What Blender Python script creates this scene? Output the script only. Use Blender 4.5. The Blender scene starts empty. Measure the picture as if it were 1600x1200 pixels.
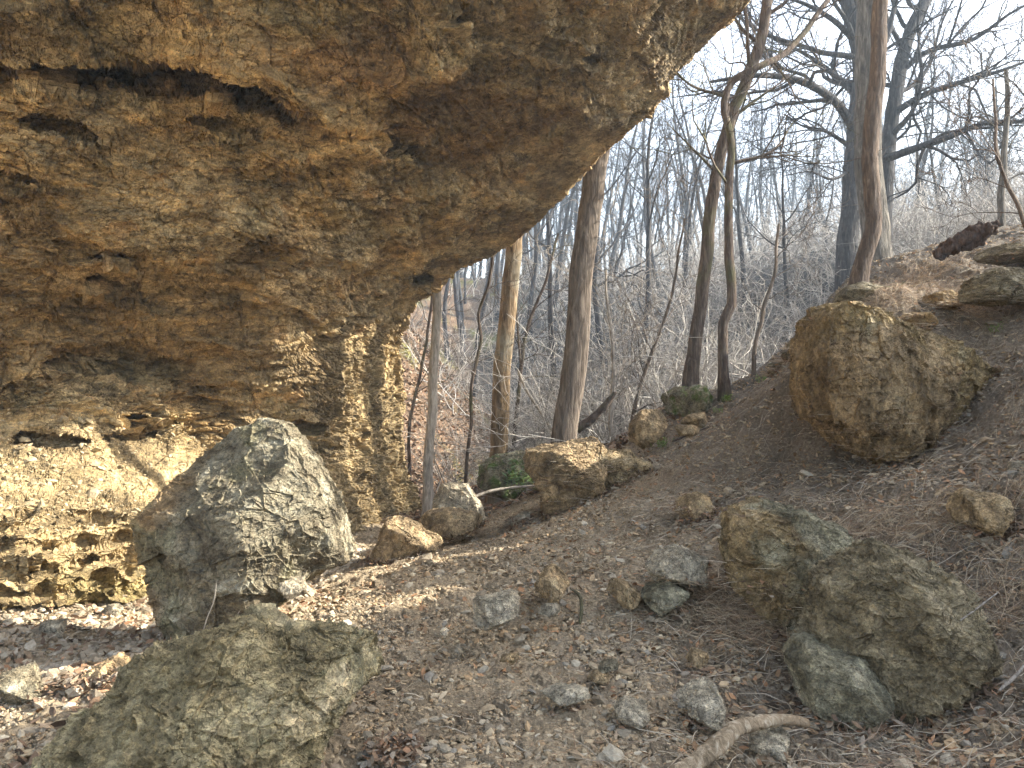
import bpy, math, random
import numpy as np
from mathutils import Vector
S = bpy.context.scene
COL = S.collection
rng = np.random.default_rng(7)
random.seed(7)
F = 1200.0          # focal length in pixels of the 1600 px wide photograph
CZ = 1.6            # eye height

def P(u, v, d):
    return np.array([(u-800)/F*d, d, CZ+(600-v)/F*d])

# ------------------------------------------------------------------ noise
_perm = np.random.default_rng(3).permutation(256).astype(np.int64)
_perm = np.concatenate([_perm, _perm])
_rv = np.random.default_rng(5).uniform(-1, 1, (256, 4))
def _h(i, j, k, s=0):
    return _perm[_perm[_perm[(i+s*17) & 255]+(j & 255)]+(k & 255)]
_rv = _rv.astype(np.float32)
from concurrent.futures import ThreadPoolExecutor
def par(f, Q, *a):
    Q = np.asarray(Q, np.float32)
    if len(Q) < 30000: return f(Q, *a)
    with ThreadPoolExecutor(4) as ex: r = list(ex.map(lambda q: f(q, *a), [Q[i:i+24000] for i in range(0, len(Q), 24000)]))
    return tuple(np.concatenate(x) for x in zip(*r)) if isinstance(r[0], tuple) else np.concatenate(r)
def _vn(Q, s=0):
    b = np.floor(Q); f = Q-b; b = b.astype(np.int64)
    w = f*f*f*(f*(f*6-15)+10)
    r = 0
    for c in range(8):
        i, j, k = c & 1, c >> 1 & 1, c >> 2 & 1
        g = _rv[_h(b[:, 0]+i, b[:, 1]+j, b[:, 2]+k, s)]
        d = g[:, 0]*(f[:, 0]-i)+g[:, 1]*(f[:, 1]-j)+g[:, 2]*(f[:, 2]-k)
        r = r+d*(w[:, 0] if i else 1-w[:, 0])*(w[:, 1] if j else 1-w[:, 1])*(w[:, 2] if k else 1-w[:, 2])
    return r*1.6
def _fb(Q, octv, s, g):
    a, r = 1.0, 0
    for o in range(octv):
        r = r+a*_vn(Q*(2**o)+o*7.3, s+o); a *= g
    return r
def fbm(Q, octv=4, s=0, g=0.5): return par(_fb, Q, octv, s, g)
def _ch(Q, s):
    b = np.floor(Q-0.5).astype(np.int64); n = len(Q)
    d1 = np.full(n, 9.0, np.float32); d2 = d1.copy(); val = np.zeros(n, np.float32); mn = np.full(n, 9.0, np.float32); cr = np.zeros(n, np.float32)
    for c in range(8):
        ci = b+np.array([c & 1, c >> 1 & 1, c >> 2 & 1])
        h = _h(ci[:, 0], ci[:, 1], ci[:, 2], s)
        e = Q-(ci.astype(np.float32)+0.5+_rv[h, :3]*0.42)
        q2 = (e*e).sum(1); d = np.sqrt(q2)
        g = _rv[(h+97) & 255]
        t = (e*g[:, :3]).sum(1)
        v = g[:, 3]*0.45+t*1.1
        mn = np.minimum(mn, 1.35*(0.22*g[:, 3]+0.42*t+0.95*q2))
        m = d < d1
        d2 = np.where(m, d1, np.minimum(d2, d)); val = np.where(m, v, val); cr = np.where(m, _rv[(h+31) & 255, 3], cr); d1 = np.where(m, d, d1)
    return val, d2-d1, mn, cr
def chip(Q, s=0):
    """broken-rock cells: tilted flat facets -> (stepped height, distance to the cell edge)"""
    return par(_ch, Q, s)[:2]
def chip4(Q, s=0):
    """the same and: unbroken fracture surface with sharp ridges, one random number per cell"""
    v, e, m, c = par(_ch, Q, s); return v, e, m-0.1, c
def sstep(a, b, x):
    t = np.clip((x-a)/(b-a), 0, 1); return t*t*(3-2*t)

class TPS:
    def __init__(s, pts, vals, lam=0.002):
        s.c = np.array(pts, float); n = len(s.c)
        K = s.k(np.linalg.norm(s.c[:, None]-s.c[None], axis=2))+lam*np.eye(n)
        Pm = np.c_[np.ones(n), s.c]
        A = np.zeros((n+3, n+3)); A[:n, :n] = K; A[:n, n:] = Pm; A[n:, :n] = Pm.T
        s.w = np.linalg.solve(A, np.r_[vals, 0, 0, 0])
    def k(s, r): return np.where(r > 1e-9, r*r*np.log(np.maximum(r, 1e-9)), 0)
    def __call__(s, X):
        out = np.empty(len(X))
        for i in range(0, len(X), 60000):
            x = X[i:i+60000]
            r = np.sqrt(((x[:, None]-s.c[None])**2).sum(2))
            out[i:i+60000] = s.k(r) @ s.w[:-3]+s.w[-3]+x @ s.w[-2:]
        return out

# ------------------------------------------------------------------ mesh
def mesh_obj(name, V, Fc, mat, parent=None, smooth=False, col=None):
    """V (n,3); Fc (m,k) indices"""
    me = bpy.data.meshes.new(name)
    V = np.ascontiguousarray(V, dtype=np.float32)
    if not isinstance(Fc, (list, tuple)): Fc = [Fc]
    Fc = [np.asarray(f, dtype=np.int32) for f in Fc if len(f)]
    me.vertices.add(len(V)); me.vertices.foreach_set('co', V.ravel())
    tot = np.concatenate([np.full(len(f), f.shape[1], np.int32) for f in Fc])
    idx = np.concatenate([f.ravel() for f in Fc])
    me.loops.add(len(idx)); me.loops.foreach_set('vertex_index', idx)
    me.polygons.add(len(tot))
    st = np.zeros(len(tot), np.int32); st[1:] = np.cumsum(tot)[:-1]
    me.polygons.foreach_set('loop_start', st)
    me.polygons.foreach_set('use_smooth', np.full(len(tot), smooth, dtype=bool))
    if col is not None:
        a = me.attributes.new('tint', 'FLOAT_COLOR', 'POINT')
        c = np.ones((len(V), 4), np.float32); c[:, :3] = col
        a.data.foreach_set('color', c.ravel())
    me.update(); me.validate()
    if mat: me.materials.append(mat)
    o = bpy.data.objects.new(name, me); COL.objects.link(o)
    if parent: o.parent = parent
    return o
def grid_faces(nr, nc, wrap=False):
    i = np.arange(nr-1)[:, None]; j = np.arange(nc if wrap else nc-1)[None]
    a = i*nc+j; b = i*nc+(j+1) % nc; c = (i+1)*nc+(j+1) % nc; d = (i+1)*nc+j
    return np.stack([a, b, c, d], -1).reshape(-1, 4)
def vnormals(V, Q):
    n = np.cross(V[Q[:, 2]]-V[Q[:, 0]], V[Q[:, 3 % Q.shape[1]]]-V[Q[:, 1]]) if Q.shape[1] == 4 else np.cross(V[Q[:, 1]]-V[Q[:, 0]], V[Q[:, 2]]-V[Q[:, 0]])
    N = np.zeros_like(V)
    for k in range(Q.shape[1]):
        for c in range(3): N[:, c] += np.bincount(Q[:, k], n[:, c], len(V))
    return N/np.maximum(np.linalg.norm(N, axis=1, keepdims=True), 1e-9)
def tag(o, label, cat=None, group=None, kind=None):
    o['label'] = label
    if cat: o['category'] = cat
    if group: o['group'] = group
    if kind: o['kind'] = kind
    return o
def structure(o, label):
    o['kind'] = 'structure'; o['label'] = label; return o
def empty(name, loc):
    o = bpy.data.objects.new(name, None); o.location = [float(c) for c in loc]; COL.objects.link(o); return o

# ------------------------------------------------------------------ materials
class NT:
    def __init__(s, name, rough=0.9, spec=0.25):
        s.m = bpy.data.materials.new(name); s.m.use_nodes = True
        s.t = s.m.node_tree; s.b = s.t.nodes['Principled BSDF']
        s.b.inputs['Roughness'].default_value = rough
        s.b.inputs['Specular IOR Level'].default_value = spec
        s.co = s.t.nodes.new('ShaderNodeTexCoord').outputs['Object']
    def n(s, t, **kw):
        x = s.t.nodes.new(t)
        for k, v in kw.items():
            if hasattr(x, k): setattr(x, k, v)
            else: x.inputs[k].default_value = v
        return x
    def l(s, a, b): s.t.links.new(a, b)
    def mapping(s, sc, rot=(0, 0, 0)):
        m = s.n('ShaderNodeMapping'); s.l(s.co, m.inputs[0]); m.inputs['Scale'].default_value = sc; m.inputs['Rotation'].default_value = rot
        return m.outputs[0]
    def noise(s, scale, detail=6, rough=0.6, vec=None, dist=0):
        x = s.n('ShaderNodeTexNoise', Scale=scale, Detail=detail, Roughness=rough, Distortion=dist); s.l(vec or s.co, x.inputs['Vector']); return x.outputs['Fac']
    def voro(s, scale, vec=None, feature='F1', out='Distance', rnd=1):
        x = s.n('ShaderNodeTexVoronoi', feature=feature, Scale=scale, Randomness=rnd); s.l(vec or s.co, x.inputs['Vector']); return x.outputs[out]
    def ramp(s, fac, stops):
        r = s.n('ShaderNodeValToRGB'); e = r.color_ramp.elements
        while len(e) < len(stops): e.new(0.5)
        for q, (p, c) in zip(e, stops): q.position = p; q.color = (*c, 1) if len(c) == 3 else c
        s.l(fac, r.inputs[0]); return r.outputs[0]
    def mix(s, fac, a, b, mode='MIX'):
        x = s.n('ShaderNodeMix', data_type='RGBA', blend_type=mode)
        for v, i in ((fac, 0), (a, 6), (b, 7)):
            if isinstance(v, (int, float)): x.inputs[i].default_value = v
            elif isinstance(v, tuple): x.inputs[i].default_value = (*v, 1)
            else: s.l(v, x.inputs[i])
        return x.outputs[2]
    def attr(s, nm='tint'):
        return s.n('ShaderNodeAttribute', attribute_name=nm).outputs['Color']
    def math(s, op, a, b):
        x = s.n('ShaderNodeMath', operation=op)
        for v, i in ((a, 0), (b, 1)):
            if isinstance(v, (int, float)): x.inputs[i].default_value = v
            else: s.l(v, x.inputs[i])
        return x.outputs[0]
    def bump(s, h, strength, dist):
        x = s.n('ShaderNodeBump', Strength=strength, Distance=dist); s.l(h, x.inputs['Height'])
        if getattr(s, 'nb', None): s.l(s.nb, x.inputs['Normal'])
        s.nb = x.outputs[0]; s.l(s.nb, s.b.inputs['Normal'])
    def done(s, c):
        if isinstance(c, tuple): s.b.inputs['Base Color'].default_value = (*c, 1)
        else: s.l(c, s.b.inputs['Base Color'])
        return s.m

def rock_mat(name, stops, aniso=(1, 1, 1), sc=1.0, attr=True, crack=0.5, moss=None):
    g = NT(name, 0.85, 0.3)
    vec = g.mapping(aniso, (0.1, 0.15, 0))
    a = g.noise(1.7*sc, 5, 0.66, vec)
    c = g.ramp(a, stops)
    b = g.noise(8*sc, 6, 0.74, vec)
    c = g.mix(0.8, c, g.ramp(b, [(0.3, (0.38, 0.36, 0.34)), (0.5, (0.95, 0.95, 0.95)), (0.7, (1.5, 1.45, 1.35))]), 'MULTIPLY')
    # broken chips: every chip has its own shade and tilt
    wv = g.n('ShaderNodeVectorMath', operation='MULTIPLY_ADD'); nz = g.n('ShaderNodeTexNoise', Scale=14*sc, Detail=4.0); g.l(vec, nz.inputs['Vector'])
    g.l(nz.outputs['Color'], wv.inputs[0]); wv.inputs[1].default_value = (0.09/sc,)*3; g.l(vec, wv.inputs[2]); wo = wv.outputs[0]
    for q, st, hd in ((11*sc, 0.45, 0.020/sc), (27*sc, 0.5, 0.008/sc)):
        v1 = g.n('ShaderNodeTexVoronoi', feature='F1', Scale=q); g.l(wo, v1.inputs['Vector'])
        sx = g.n('ShaderNodeSeparateColor'); g.l(v1.outputs['Color'], sx.inputs[0])
        c = g.mix(st, c, g.ramp(sx.outputs[0], [(0.0, (0.55, 0.54, 0.52)), (0.5, (1, 1, 1)), (1.0, (1.4, 1.37, 1.3))]), 'MULTIPLY')
        g.bump(g.math('ADD', g.math('MULTIPLY', v1.outputs['Distance'], 0.8), g.math('MULTIPLY', sx.outputs[1], 0.8)), 0.55, hd)
    ve = g.n('ShaderNodeTexVoronoi', feature='DISTANCE_TO_EDGE', Scale=4.2*sc); g.l(wo, ve.inputs['Vector'])
    ck = g.ramp(ve.outputs['Distance'], [(0.0, (0.3, 0.27, 0.23)), (0.022, (1, 1, 1))])
    ckm = g.ramp(g.noise(2.1*sc, 3, 0.6), [(0.45, (0, 0, 0)), (0.55, (1, 1, 1))])
    c = g.mix(ckm, c, g.mix(1.0, c, ck, 'MULTIPLY')); g.bump(ck, 0.5, 0.015/sc)
    f = g.noise(60*sc, 3, 0.8)
    c = g.mix(0.75, c, g.ramp(f, [(0.32, (0.45, 0.43, 0.41)), (0.5, (1, 1, 1)), (0.68, (1.5, 1.47, 1.4))]), 'MULTIPLY')
    if attr: c = g.mix(1.0, c, g.attr(), 'MULTIPLY')
    if moss:
        c = g.mix(g.ramp(g.noise(2.6*sc, 7, 0.65), [(moss[0], (0, 0, 0)), (moss[0]+0.12, (1, 1, 1))]), c, moss[1])
    g.bump(b, 0.9, 0.03/sc); g.bump(f, 0.8, 0.007/sc)
    return g.done(c)

TAN = [(0.25, (0.13, 0.10, 0.06)), (0.42, (0.28, 0.22, 0.13)), (0.55, (0.45, 0.36, 0.215)), (0.68, (0.58, 0.475, 0.29)), (0.8, (0.44, 0.33, 0.19))]
GREY = [(0.30, (0.09, 0.072, 0.047)), (0.45, (0.165, 0.142, 0.097)), (0.58, (0.24, 0.218, 0.155)), (0.70, (0.40, 0.385, 0.31))]
GRN = [(0.30, (0.09, 0.078, 0.05)), (0.45, (0.175, 0.158, 0.105)), (0.58, (0.29, 0.27, 0.19)), (0.72, (0.45, 0.41, 0.31))]
PALE = [(0.25, (0.20, 0.165, 0.115)), (0.45, (0.33, 0.29, 0.215)), (0.7, (0.50, 0.455, 0.36))]
OCH = [(0.28, (0.13, 0.095, 0.055)), (0.45, (0.27, 0.20, 0.115)), (0.58, (0.40, 0.30, 0.175)), (0.75, (0.32, 0.29, 0.2))]
M = {}
M['cliff'] = rock_mat('cliff_rock', TAN, (0.6, 0.8, 1.7), 1.0)
M['grey'] = rock_mat('grey_rock', GREY, (1, 1, 1.3), 2.2)
M['green'] = rock_mat('greenish_rock', GRN, (1, 1, 1.2), 1.9, moss=(0.62, (0.12, 0.125, 0.06)))
M['pale'] = rock_mat('pale_rock', PALE, (1, 1, 1), 2.5)
M['ochre'] = rock_mat('ochre_rock', OCH, (1, 1, 0.7), 1.8)
M['mossy'] = rock_mat('mossy_rock', GRN, (1, 1, 1), 2.0, moss=(0.5, (0.09, 0.13, 0.03)))

def ground_mat():
    g = NT('soil', 0.95, 0.15)
    a = g.noise(2.3, 8, 0.65); b = g.noise(38, 6, 0.75); c = g.attr()
    c = g.mix(0.8, c, g.ramp(a, [(0.3, (0.6, 0.6, 0.6)), (0.7, (1.3, 1.28, 1.22))]), 'MULTIPLY')
    c = g.mix(0.9, c, g.ramp(b, [(0.3, (0.45, 0.42, 0.4)), (0.55, (1, 1, 1)), (0.72, (1.9, 1.85, 1.75))]), 'MULTIPLY')
    e = g.voro(55, None, 'F1')
    g.bump(e, 0.6, 0.02); g.bump(b, 1.0, 0.03)
    return g.done(c)
M['soil'] = ground_mat()
def tint_mat(name, rough=0.85, sc=40, bump=0.006, spec=0.2, trans=0):
    g = NT(name, rough, spec)
    b = g.noise(sc, 5, 0.7)
    c = g.mix(0.7, g.attr(), g.ramp(b, [(0.3, (0.6, 0.58, 0.55)), (0.7, (1.35, 1.35, 1.3))]), 'MULTIPLY')
    if bump: g.bump(b, 0.8, bump)
    return g.done(c)
M['stones'] = tint_mat('loose_stone', 0.85, 60)
M['leaves'] = tint_mat('dry_leaves', 0.75, 90, 0.002)
M['straw'] = tint_mat('dry_straw', 0.7, 30, 0)
M['green_leaf'] = tint_mat('green_leaf', 0.5, 60, 0)
def bark_mat(name, c1, c2, sc=1.0, furrow=1.0, moss=None):
    g = NT(name, 0.92, 0.15)
    v = g.mapping((9*sc, 9*sc, 1.6*sc))
    a = g.noise(2.2, 7, 0.65, v, 0.8); b = g.noise(1.3*sc, 4, 0.6)
    c = g.ramp(a, [(0.32, tuple(x*0.45 for x in c1)), (0.5, c1), (0.7, c2)])
    c = g.mix(0.6, c, g.ramp(b, [(0.3, (0.7, 0.7, 0.7)), (0.7, (1.25, 1.25, 1.25))]), 'MULTIPLY')
    if moss: c = g.mix(g.ramp(g.noise(1.1*sc, 6, 0.6), [(0.5, (0, 0, 0)), (0.62, (1, 1, 1))]), c, moss)
    g.bump(a, furrow, 0.03/sc)
    return g.done(c)
M['bark_grey'] = bark_mat('grey_bark', (0.13, 0.118, 0.10), (0.27, 0.25, 0.215))
M['bark_brown'] = bark_mat('brown_bark', (0.16, 0.128, 0.10), (0.30, 0.25, 0.20))
M['bark_dark'] = bark_mat('dark_bark', (0.10, 0.075, 0.06), (0.21, 0.17, 0.13), 1.2, 1, (0.10, 0.10, 0.05))
M['bark_red'] = bark_mat('reddish_bark', (0.12, 0.09, 0.07), (0.23, 0.18, 0.14), 1.2)
M['bark_peel'] = bark_mat('peeling_bark', (0.20, 0.14, 0.08), (0.44, 0.32, 0.20), 0.8, 1, (0.33, 0.31, 0.24))
M['bark_pale'] = bark_mat('pale_bark', (0.33, 0.29, 0.24), (0.52, 0.47, 0.40), 1.3, 0.5)
M['bark_oak'] = bark_mat('oak_bark', (0.065, 0.062, 0.062), (0.13, 0.125, 0.12))
M['wood_log'] = bark_mat('bleached_wood', (0.36, 0.28, 0.185), (0.66, 0.58, 0.45), 1.6, 1.0, (0.30, 0.22, 0.14))
M['wood_rot'] = bark_mat('rotten_wood', (0.07, 0.046, 0.034), (0.16, 0.105, 0.075), 2.2, 1)
M['far_bark'] = bark_mat('far_bark', (0.085, 0.085, 0.088), (0.16, 0.158, 0.155), 0.6, 0.3)
M['twig'] = tint_mat('twig', 0.85, 8, 0)

# ------------------------------------------------------------------ terrain
GP = []   # (x, y, z)
def gp(u, v, d): p = P(u, v, d); GP.append(tuple(p))
for a in [(800, 1200, 3.2), (1600, 1200, 2.95), (0, 1200, 3.3), (-200, 1000, 4.6), (0, 1060, 4.3), (0, 985, 5.4), (110, 960, 6.0), (240, 945, 6.9), (400, 870, 8.0),
          (570, 850, 9.4), (640, 812, 11.0), (600, 1000, 4.7), (400, 1010, 4.6), (560, 905, 6.4), (700, 862, 7.7), (765, 830, 9.0), (850, 815, 8.3), (700, 1050, 4.2),
          (900, 1000, 4.6), (1000, 900, 5.4), (1200, 1130, 3.6), (1400, 1100, 3.75), (1560, 1000, 4.0), (1130, 900, 5.2), (1300, 900, 4.9), (1500, 850, 4.7), (1600, 760, 5.0),
          (1130, 800, 6.4), (1300, 740, 6.6), (1000, 790, 7.2), (1380, 715, 6.9), (1250, 690, 7.6), (1500, 660, 6.7), (1600, 600, 6.4), (960, 735, 9.2), (1040, 700, 9.6),
          (1150, 640, 9.3), (1235, 590, 9.2), (1180, 602, 11.0), (1090, 612, 11.2), (1290, 500, 8.6), (1400, 462, 9.2), (1500, 408, 9.5), (1600, 392, 9.3), (1500, 480, 7.9),
          (1600, 480, 7.6), (800, 790, 10.5), (760, 800, 12.0), (640, 770, 14.0), (760, 765, 14.5), (640, 640, 18.0), (640, 520, 22.0), (750, 640, 22.0), (690, 585, 22),
          (560, 450, 26), (1320, 440, 10.6), (1420, 500, 7.65), (1340, 484, 8.0), (1530, 548, 7.3)]: gp(*a)
GP += [(0, -4, 0.1), (-4, -4, 0.0), (5, -4, 1.6), (0, 0, 0.0), (-3, 1, 0.05), (3.2, 1, 0.9), (5.5, 1, 2.0), (8, 3.2, 5.4), (8, 5.4, 5.9), (8.5, 8.2, 4.8), (12, 4.5, 9.2), (12, 8, 7.2), (13, 10.6, 6.2), (9.6, 14.2, 3.6), (8.3, 12.0, 3.9), (18, 6, 9),  # unseen hillside right of the view is heightened to shade the foreground
       (7.5, 12, 3.8), (12, 0, 7.5), (2.2, 14, 0.0), (0, 16, -1.9), (4, 17, -0.6), (7, 16, 1.2), (9.5, 17, 2.9), (1.5, 20, -1.8), (0.5, 26, -0.6), (-6, 14, 3.5), (-8, 8, 4.5), (-8, 22, 7), (-7, 0, 1),
       (3, 30, 2.6), (9, 25, 5.2), (7, 21, 2.0), (14, 24, 5.5), (-5, 32, 4), (0, 38, 5.2), (7, 38, 6.8), (15, 34, 7.3), (24, 34, 8.2), (2, 45, 7.8), (14, 45, 8.0), (-10, 40, 8), (28, 22, 7.5), (30, 45, 8.7),
       (-15, 30, 11), (0, 60, 8.4), (25, 60, 8.6), (-20, 60, 11), (50, 60, 11), (0, 100, 7), (50, 100, 9), (-50, 90, 9), (50, 20, 11), (-40, 20, 12), (-30, -20, 5), (30, -20, 8), (0, -40, 3), (100, 0, 9), (-100, 0, 8), (0, -110, 4), (0, 170, 6), (120, 120, 8), (-120, 120, 8)]
GP = np.array(GP)
_tps = TPS(GP[:, :2]/10, GP[:, 2], 0.0005)
def H(x, y, fine=True):
    X = np.c_[x, y].astype(float)
    r = np.hypot(X[:, 0], X[:, 1])
    z = _tps(X/10)
    Q = np.c_[X, np.zeros(len(X))]
    z = z+fbm(Q*0.9, 3, 11)*0.05*sstep(1, 5, r)+fbm(Q*0.14, 3, 12)*0.5*sstep(14, 30, r)
    if fine:
        z = z+fbm(Q*4.2, 3, 13)*0.022*(1+sstep(0.5, 2.5, X[:, 0]))
    return z
def H1(x, y): return float(H(np.array([x]), np.array([y]))[0])
def raycast(u, v):
    """where the line of sight through a photo pixel meets the ground"""
    ds = np.linspace(2, 60, 1500); X = (u-800)/F*ds; Z = CZ+(600-v)/F*ds
    h = H(X, ds, False); i = np.argmax(Z < h); return np.array([X[i], ds[i], h[i]])

fr = np.radians(np.linspace(-40, 40, 1000)); rest = np.radians(np.linspace(40, 320, 180)[1:-1])
TH = np.r_[fr, rest]
RR = np.r_[np.linspace(0.05, 1.9, 14)[:-1], np.geomspace(1.9, 22, 620), np.geomspace(22, 165, 130)[1:]]
tg, rg = np.meshgrid(TH, RR); X = (rg*np.sin(tg)).ravel(); Y = (rg*np.cos(tg)).ravel()
Z = H(X, Y)
near = sstep(13, 9, np.hypot(X, Y))
ck, ed = chip(np.c_[X*7, Y*7, X*0], 4)
Z += near*ck*0.02
ck, ed = chip(np.c_[X*22, Y*22, X*0], 6)
Z += near*ck*0.008
def zone_cols(x, y):
    Q = np.c_[x, y, x*0]; n = fbm(Q*1.3, 4, 21); n2 = fbm(Q*0.5, 3, 25)
    path = np.array([0.43, 0.35, 0.245]); hill = np.array([0.27, 0.225, 0.172]); leaf = np.array([0.22, 0.15, 0.10]); far = np.array([0.085, 0.08, 0.072]); pale = np.array([0.36, 0.28, 0.18])
    k = sstep(0.2, 2.2, x-0.12*(y-5)+n*0.9)[:, None]
    c = path*(1-k)+hill*k
    k = sstep(-1.2, -2.4, x)[:, None]*sstep(4.6, 5.6, y)[:, None]; c = c*(1-k)+pale*k
    k = (sstep(10, 12.5, y)*sstep(3.5, 1.0, x+n))[:, None]; c = c*(1-k)+leaf*k
    k = sstep(17, 26, y+x)[:, None]*sstep(-3.5, -0.5, x)[:, None]; c = c*(1-k)+far*k
    k = (sstep(9.5, 12, np.hypot(x, y))*sstep(1.0, 3.5, x))[:, None]*0.6; c = c*(1-k)+far*k
    m = (sstep(0.25, 0.6, n2+0.3*n)*sstep(14, 17, y)*sstep(1.5, -1, x))[:, None]*0.7; c = c*(1-m)+np.array([0.15, 0.17, 0.04])*m
    return c*(1+0.3*n[:, None])
gr = mesh_obj('ground', np.c_[X, Y, Z], grid_faces(len(RR), len(TH), True)[:, ::-1], M['soil'], smooth=True, col=np.clip(zone_cols(X, Y), 0.02, 1))
structure(gr, 'brown stony soil rising to a wooded hill')

# ------------------------------------------------------------------ cliff
CP = [(0, 975, 5.7), (240, 945, 7.0), (-300, 1040, 4.8), (0, 800, 6.1), (240, 810, 7.3), (0, 745, 6.6), (240, 730, 7.9), (0, 700, 7.0), (250, 692, 8.3), (0, 655, 7.2), (300, 650, 8.7), (-300, 700, 6.6), (-300, 850, 5.2),
      (450, 800, 9.2), (570, 840, 10.0), (640, 810, 11.6), (690, 860, 12.5), (550, 700, 10.2), (625, 700, 11.6), (550, 620, 10.2), (632, 620, 11.8), (450, 700, 9.7), (450, 580, 9.0),
      (0, 550, 7.1), (300, 540, 8.3), (520, 545, 9.6), (625, 540, 11.6), (0, 450, 6.6), (300, 450, 7.4), (500, 450, 8.5), (660, 470, 11.0), (-300, 500, 6.2),
      (0, 300, 5.9), (300, 300, 6.5), (600, 300, 7.6), (720, 415, 10.6), (720, 330, 9.0), (850, 340, 10.0), (-300, 250, 5.4),
      (0, 150, 5.4), (300, 150, 5.8), (600, 150, 6.4), (900, 150, 7.5), (925, 260, 9.2), (1010, 185, 8.7), (1085, 85, 8.2),
      (0, 0, 4.8), (400, 0, 5.1), (800, 0, 5.8), (1000, 0, 6.5), (1175, 0, 7.6), (-300, 0, 4.5), (-300, -350, 3.9),
      (0, -350, 4.0), (600, -350, 4.4), (1100, -350, 5.4), (1400, -350, 6.2), (0, -900, 2.9), (800, -900, 3.2), (1650, -900, 4.3), (0, -1500, 2.2), (900, -1500, 2.3), (1900, -1500, 3.0)]
CP = np.array(CP, float)
ctps = TPS(CP[:, :2]/500, CP[:, 2], 0.001)
Lp = [(1900, -1500), (1650, -900), (1400, -350), (1265, -110), (1178, 0), (1150, 35), (1088, 85), (1046, 130), (1012, 185), (962, 228), (925, 262), (880, 312), (850, 345), (800, 385), (755, 405), (716, 424), (688, 455), (652, 476), (628, 520), (628, 560), (632, 620), (626, 680), (640, 740), (662, 800), (700, 860)]
Ip = [(-700, -1500), (-700, -900), (-500, -500), (-450, -420), (-420, -350), (-420, -310), (-420, -230), (-420, -160), (-420, -80), (-420, 0), (-420, 60), (-420, 130), (-420, 200), (-420, 270), (-420, 330), (-420, 390), (-420, 450), (-420, 500), (-420, 560), (-420, 610), (-420, 680), (-420, 780), (-420, 880), (-420, 980), (-420, 1100)]
Lp, Ip = np.array(Lp, float), np.array(Ip, float)
seg = 0.5*(np.linalg.norm(np.diff(Lp, axis=0), axis=1)+np.linalg.norm(np.diff(Ip, axis=0), axis=1))
seg[:3] *= 0.22; sp = np.r_[0, np.cumsum(seg)]
NS, NTt, NW = 900, 900, 40
sv = np.linspace(0, sp[-1], NS)
L = np.c_[np.interp(sv, sp, Lp[:, 0]), np.interp(sv, sp, Lp[:, 1])]
I = np.c_[np.interp(sv, sp, Ip[:, 0]), np.interp(sv, sp, Ip[:, 1])]
tt = np.r_[np.linspace(0, 0.26, 50)[:-1], np.linspace(0.26, 1, NTt-49)]
UV = I[:, None]+(L-I)[:, None]*tt[None, :, None]
uv = UV.reshape(-1, 2)
D = ctps(uv/500)
u_, v_ = uv[:, 0], uv[:, 1]
wob = fbm(np.c_[uv/60, u_*0], 4, 31)*1.5
# the long undercut near the top, and smaller hollows
ve = np.interp(u_, [-400, 0, 40, 150, 270, 350, 400, 440, 490, 600, 700, 900], [90, 106, 104, 106, 100, 112, 128, 158, 186, 205, 250, 330])+wob*6
amp = np.interp(u_, [-400, -50, 20, 60, 380, 440, 500, 640, 760], [0.4, 0.3, 0.4, 0.65, 0.65, 0.45, 0.22, 0.2, 0.0])
wd = np.interp(u_, [0, 100, 400, 450, 900], [36, 55, 60, 36, 50])
dv = v_-ve
D += amp*sstep(-3, 5, dv)*(1-sstep(0.25, 1.0, dv/wd))+0.12*amp*sstep(-3, 5, dv)*(1-sstep(0, 4, dv/wd))
def hollow(cu, cv, ru, rv, a, rot=0.0):
    global D
    du, dw = u_-cu+wob*10, v_-cv+wob*6
    c, s = math.cos(rot), math.sin(rot); x = (du*c+dw*s)/ru; y = (-du*s+dw*c)/rv
    r = np.sqrt(x*x+y*y); top = np.where(y < 0, sstep(1.0, 0.75, r), sstep(1.0, 0.2, r))
    D += a*top
hollow(95, 205, 75, 22, 0.2, 0.25); hollow(20, 285, 45, 14, 0.1, 0.3); hollow(628, 218, 40, 20, 0.2, 0.5); hollow(195, 660, 45, 14, 0.25, 0); hollow(470, 672, 40, 14, 0.3, -0.1)
hollow(240, 415, 110, 14, 0.12, 0.1); hollow(270, 460, 150, 45, 0.18, 0.1); hollow(620, 115, 40, 8, 0.2, 0.15); hollow(140, 395, 60, 20, 0.1, 0.2); hollow(180, 580, 130, 40, 0.2, 0)
hollow(80, 690, 75, 12, 0.2, 0.05); hollow(225, 676, 70, 9, 0.25, -0.15); hollow(655, 440, 25, 12, 0.35, 0.2); hollow(350, 200, 60, 10, 0.15, 0.2); hollow(150, 848, 90, 8, 0.10, -0.1); hollow(800, 60, 160, 20, 0.12, 0.3)
# bench: blocks of the lower strata
bed = fbm(np.c_[uv/np.array([190, 26]), u_*0], 3, 35)
low = sstep(780, 815, v_)*sstep(420, 300, u_)
ph_ = (v_-795+wob*13+0.10*u_)/36; fl = np.floor(ph_); lvn = fbm(np.c_[u_/75, fl*3.7, u_*0+0.5], 1, 37)
D += low*(0.20*(ph_-fl)**2-0.07)*(0.45+1.1*np.abs(lvn))+low*0.10*np.round(lvn*3)/3
Pm = np.stack([(u_-800)/F*D, D, CZ+(600-v_)/F*D], 1).reshape(NS, len(tt), 3)
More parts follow.
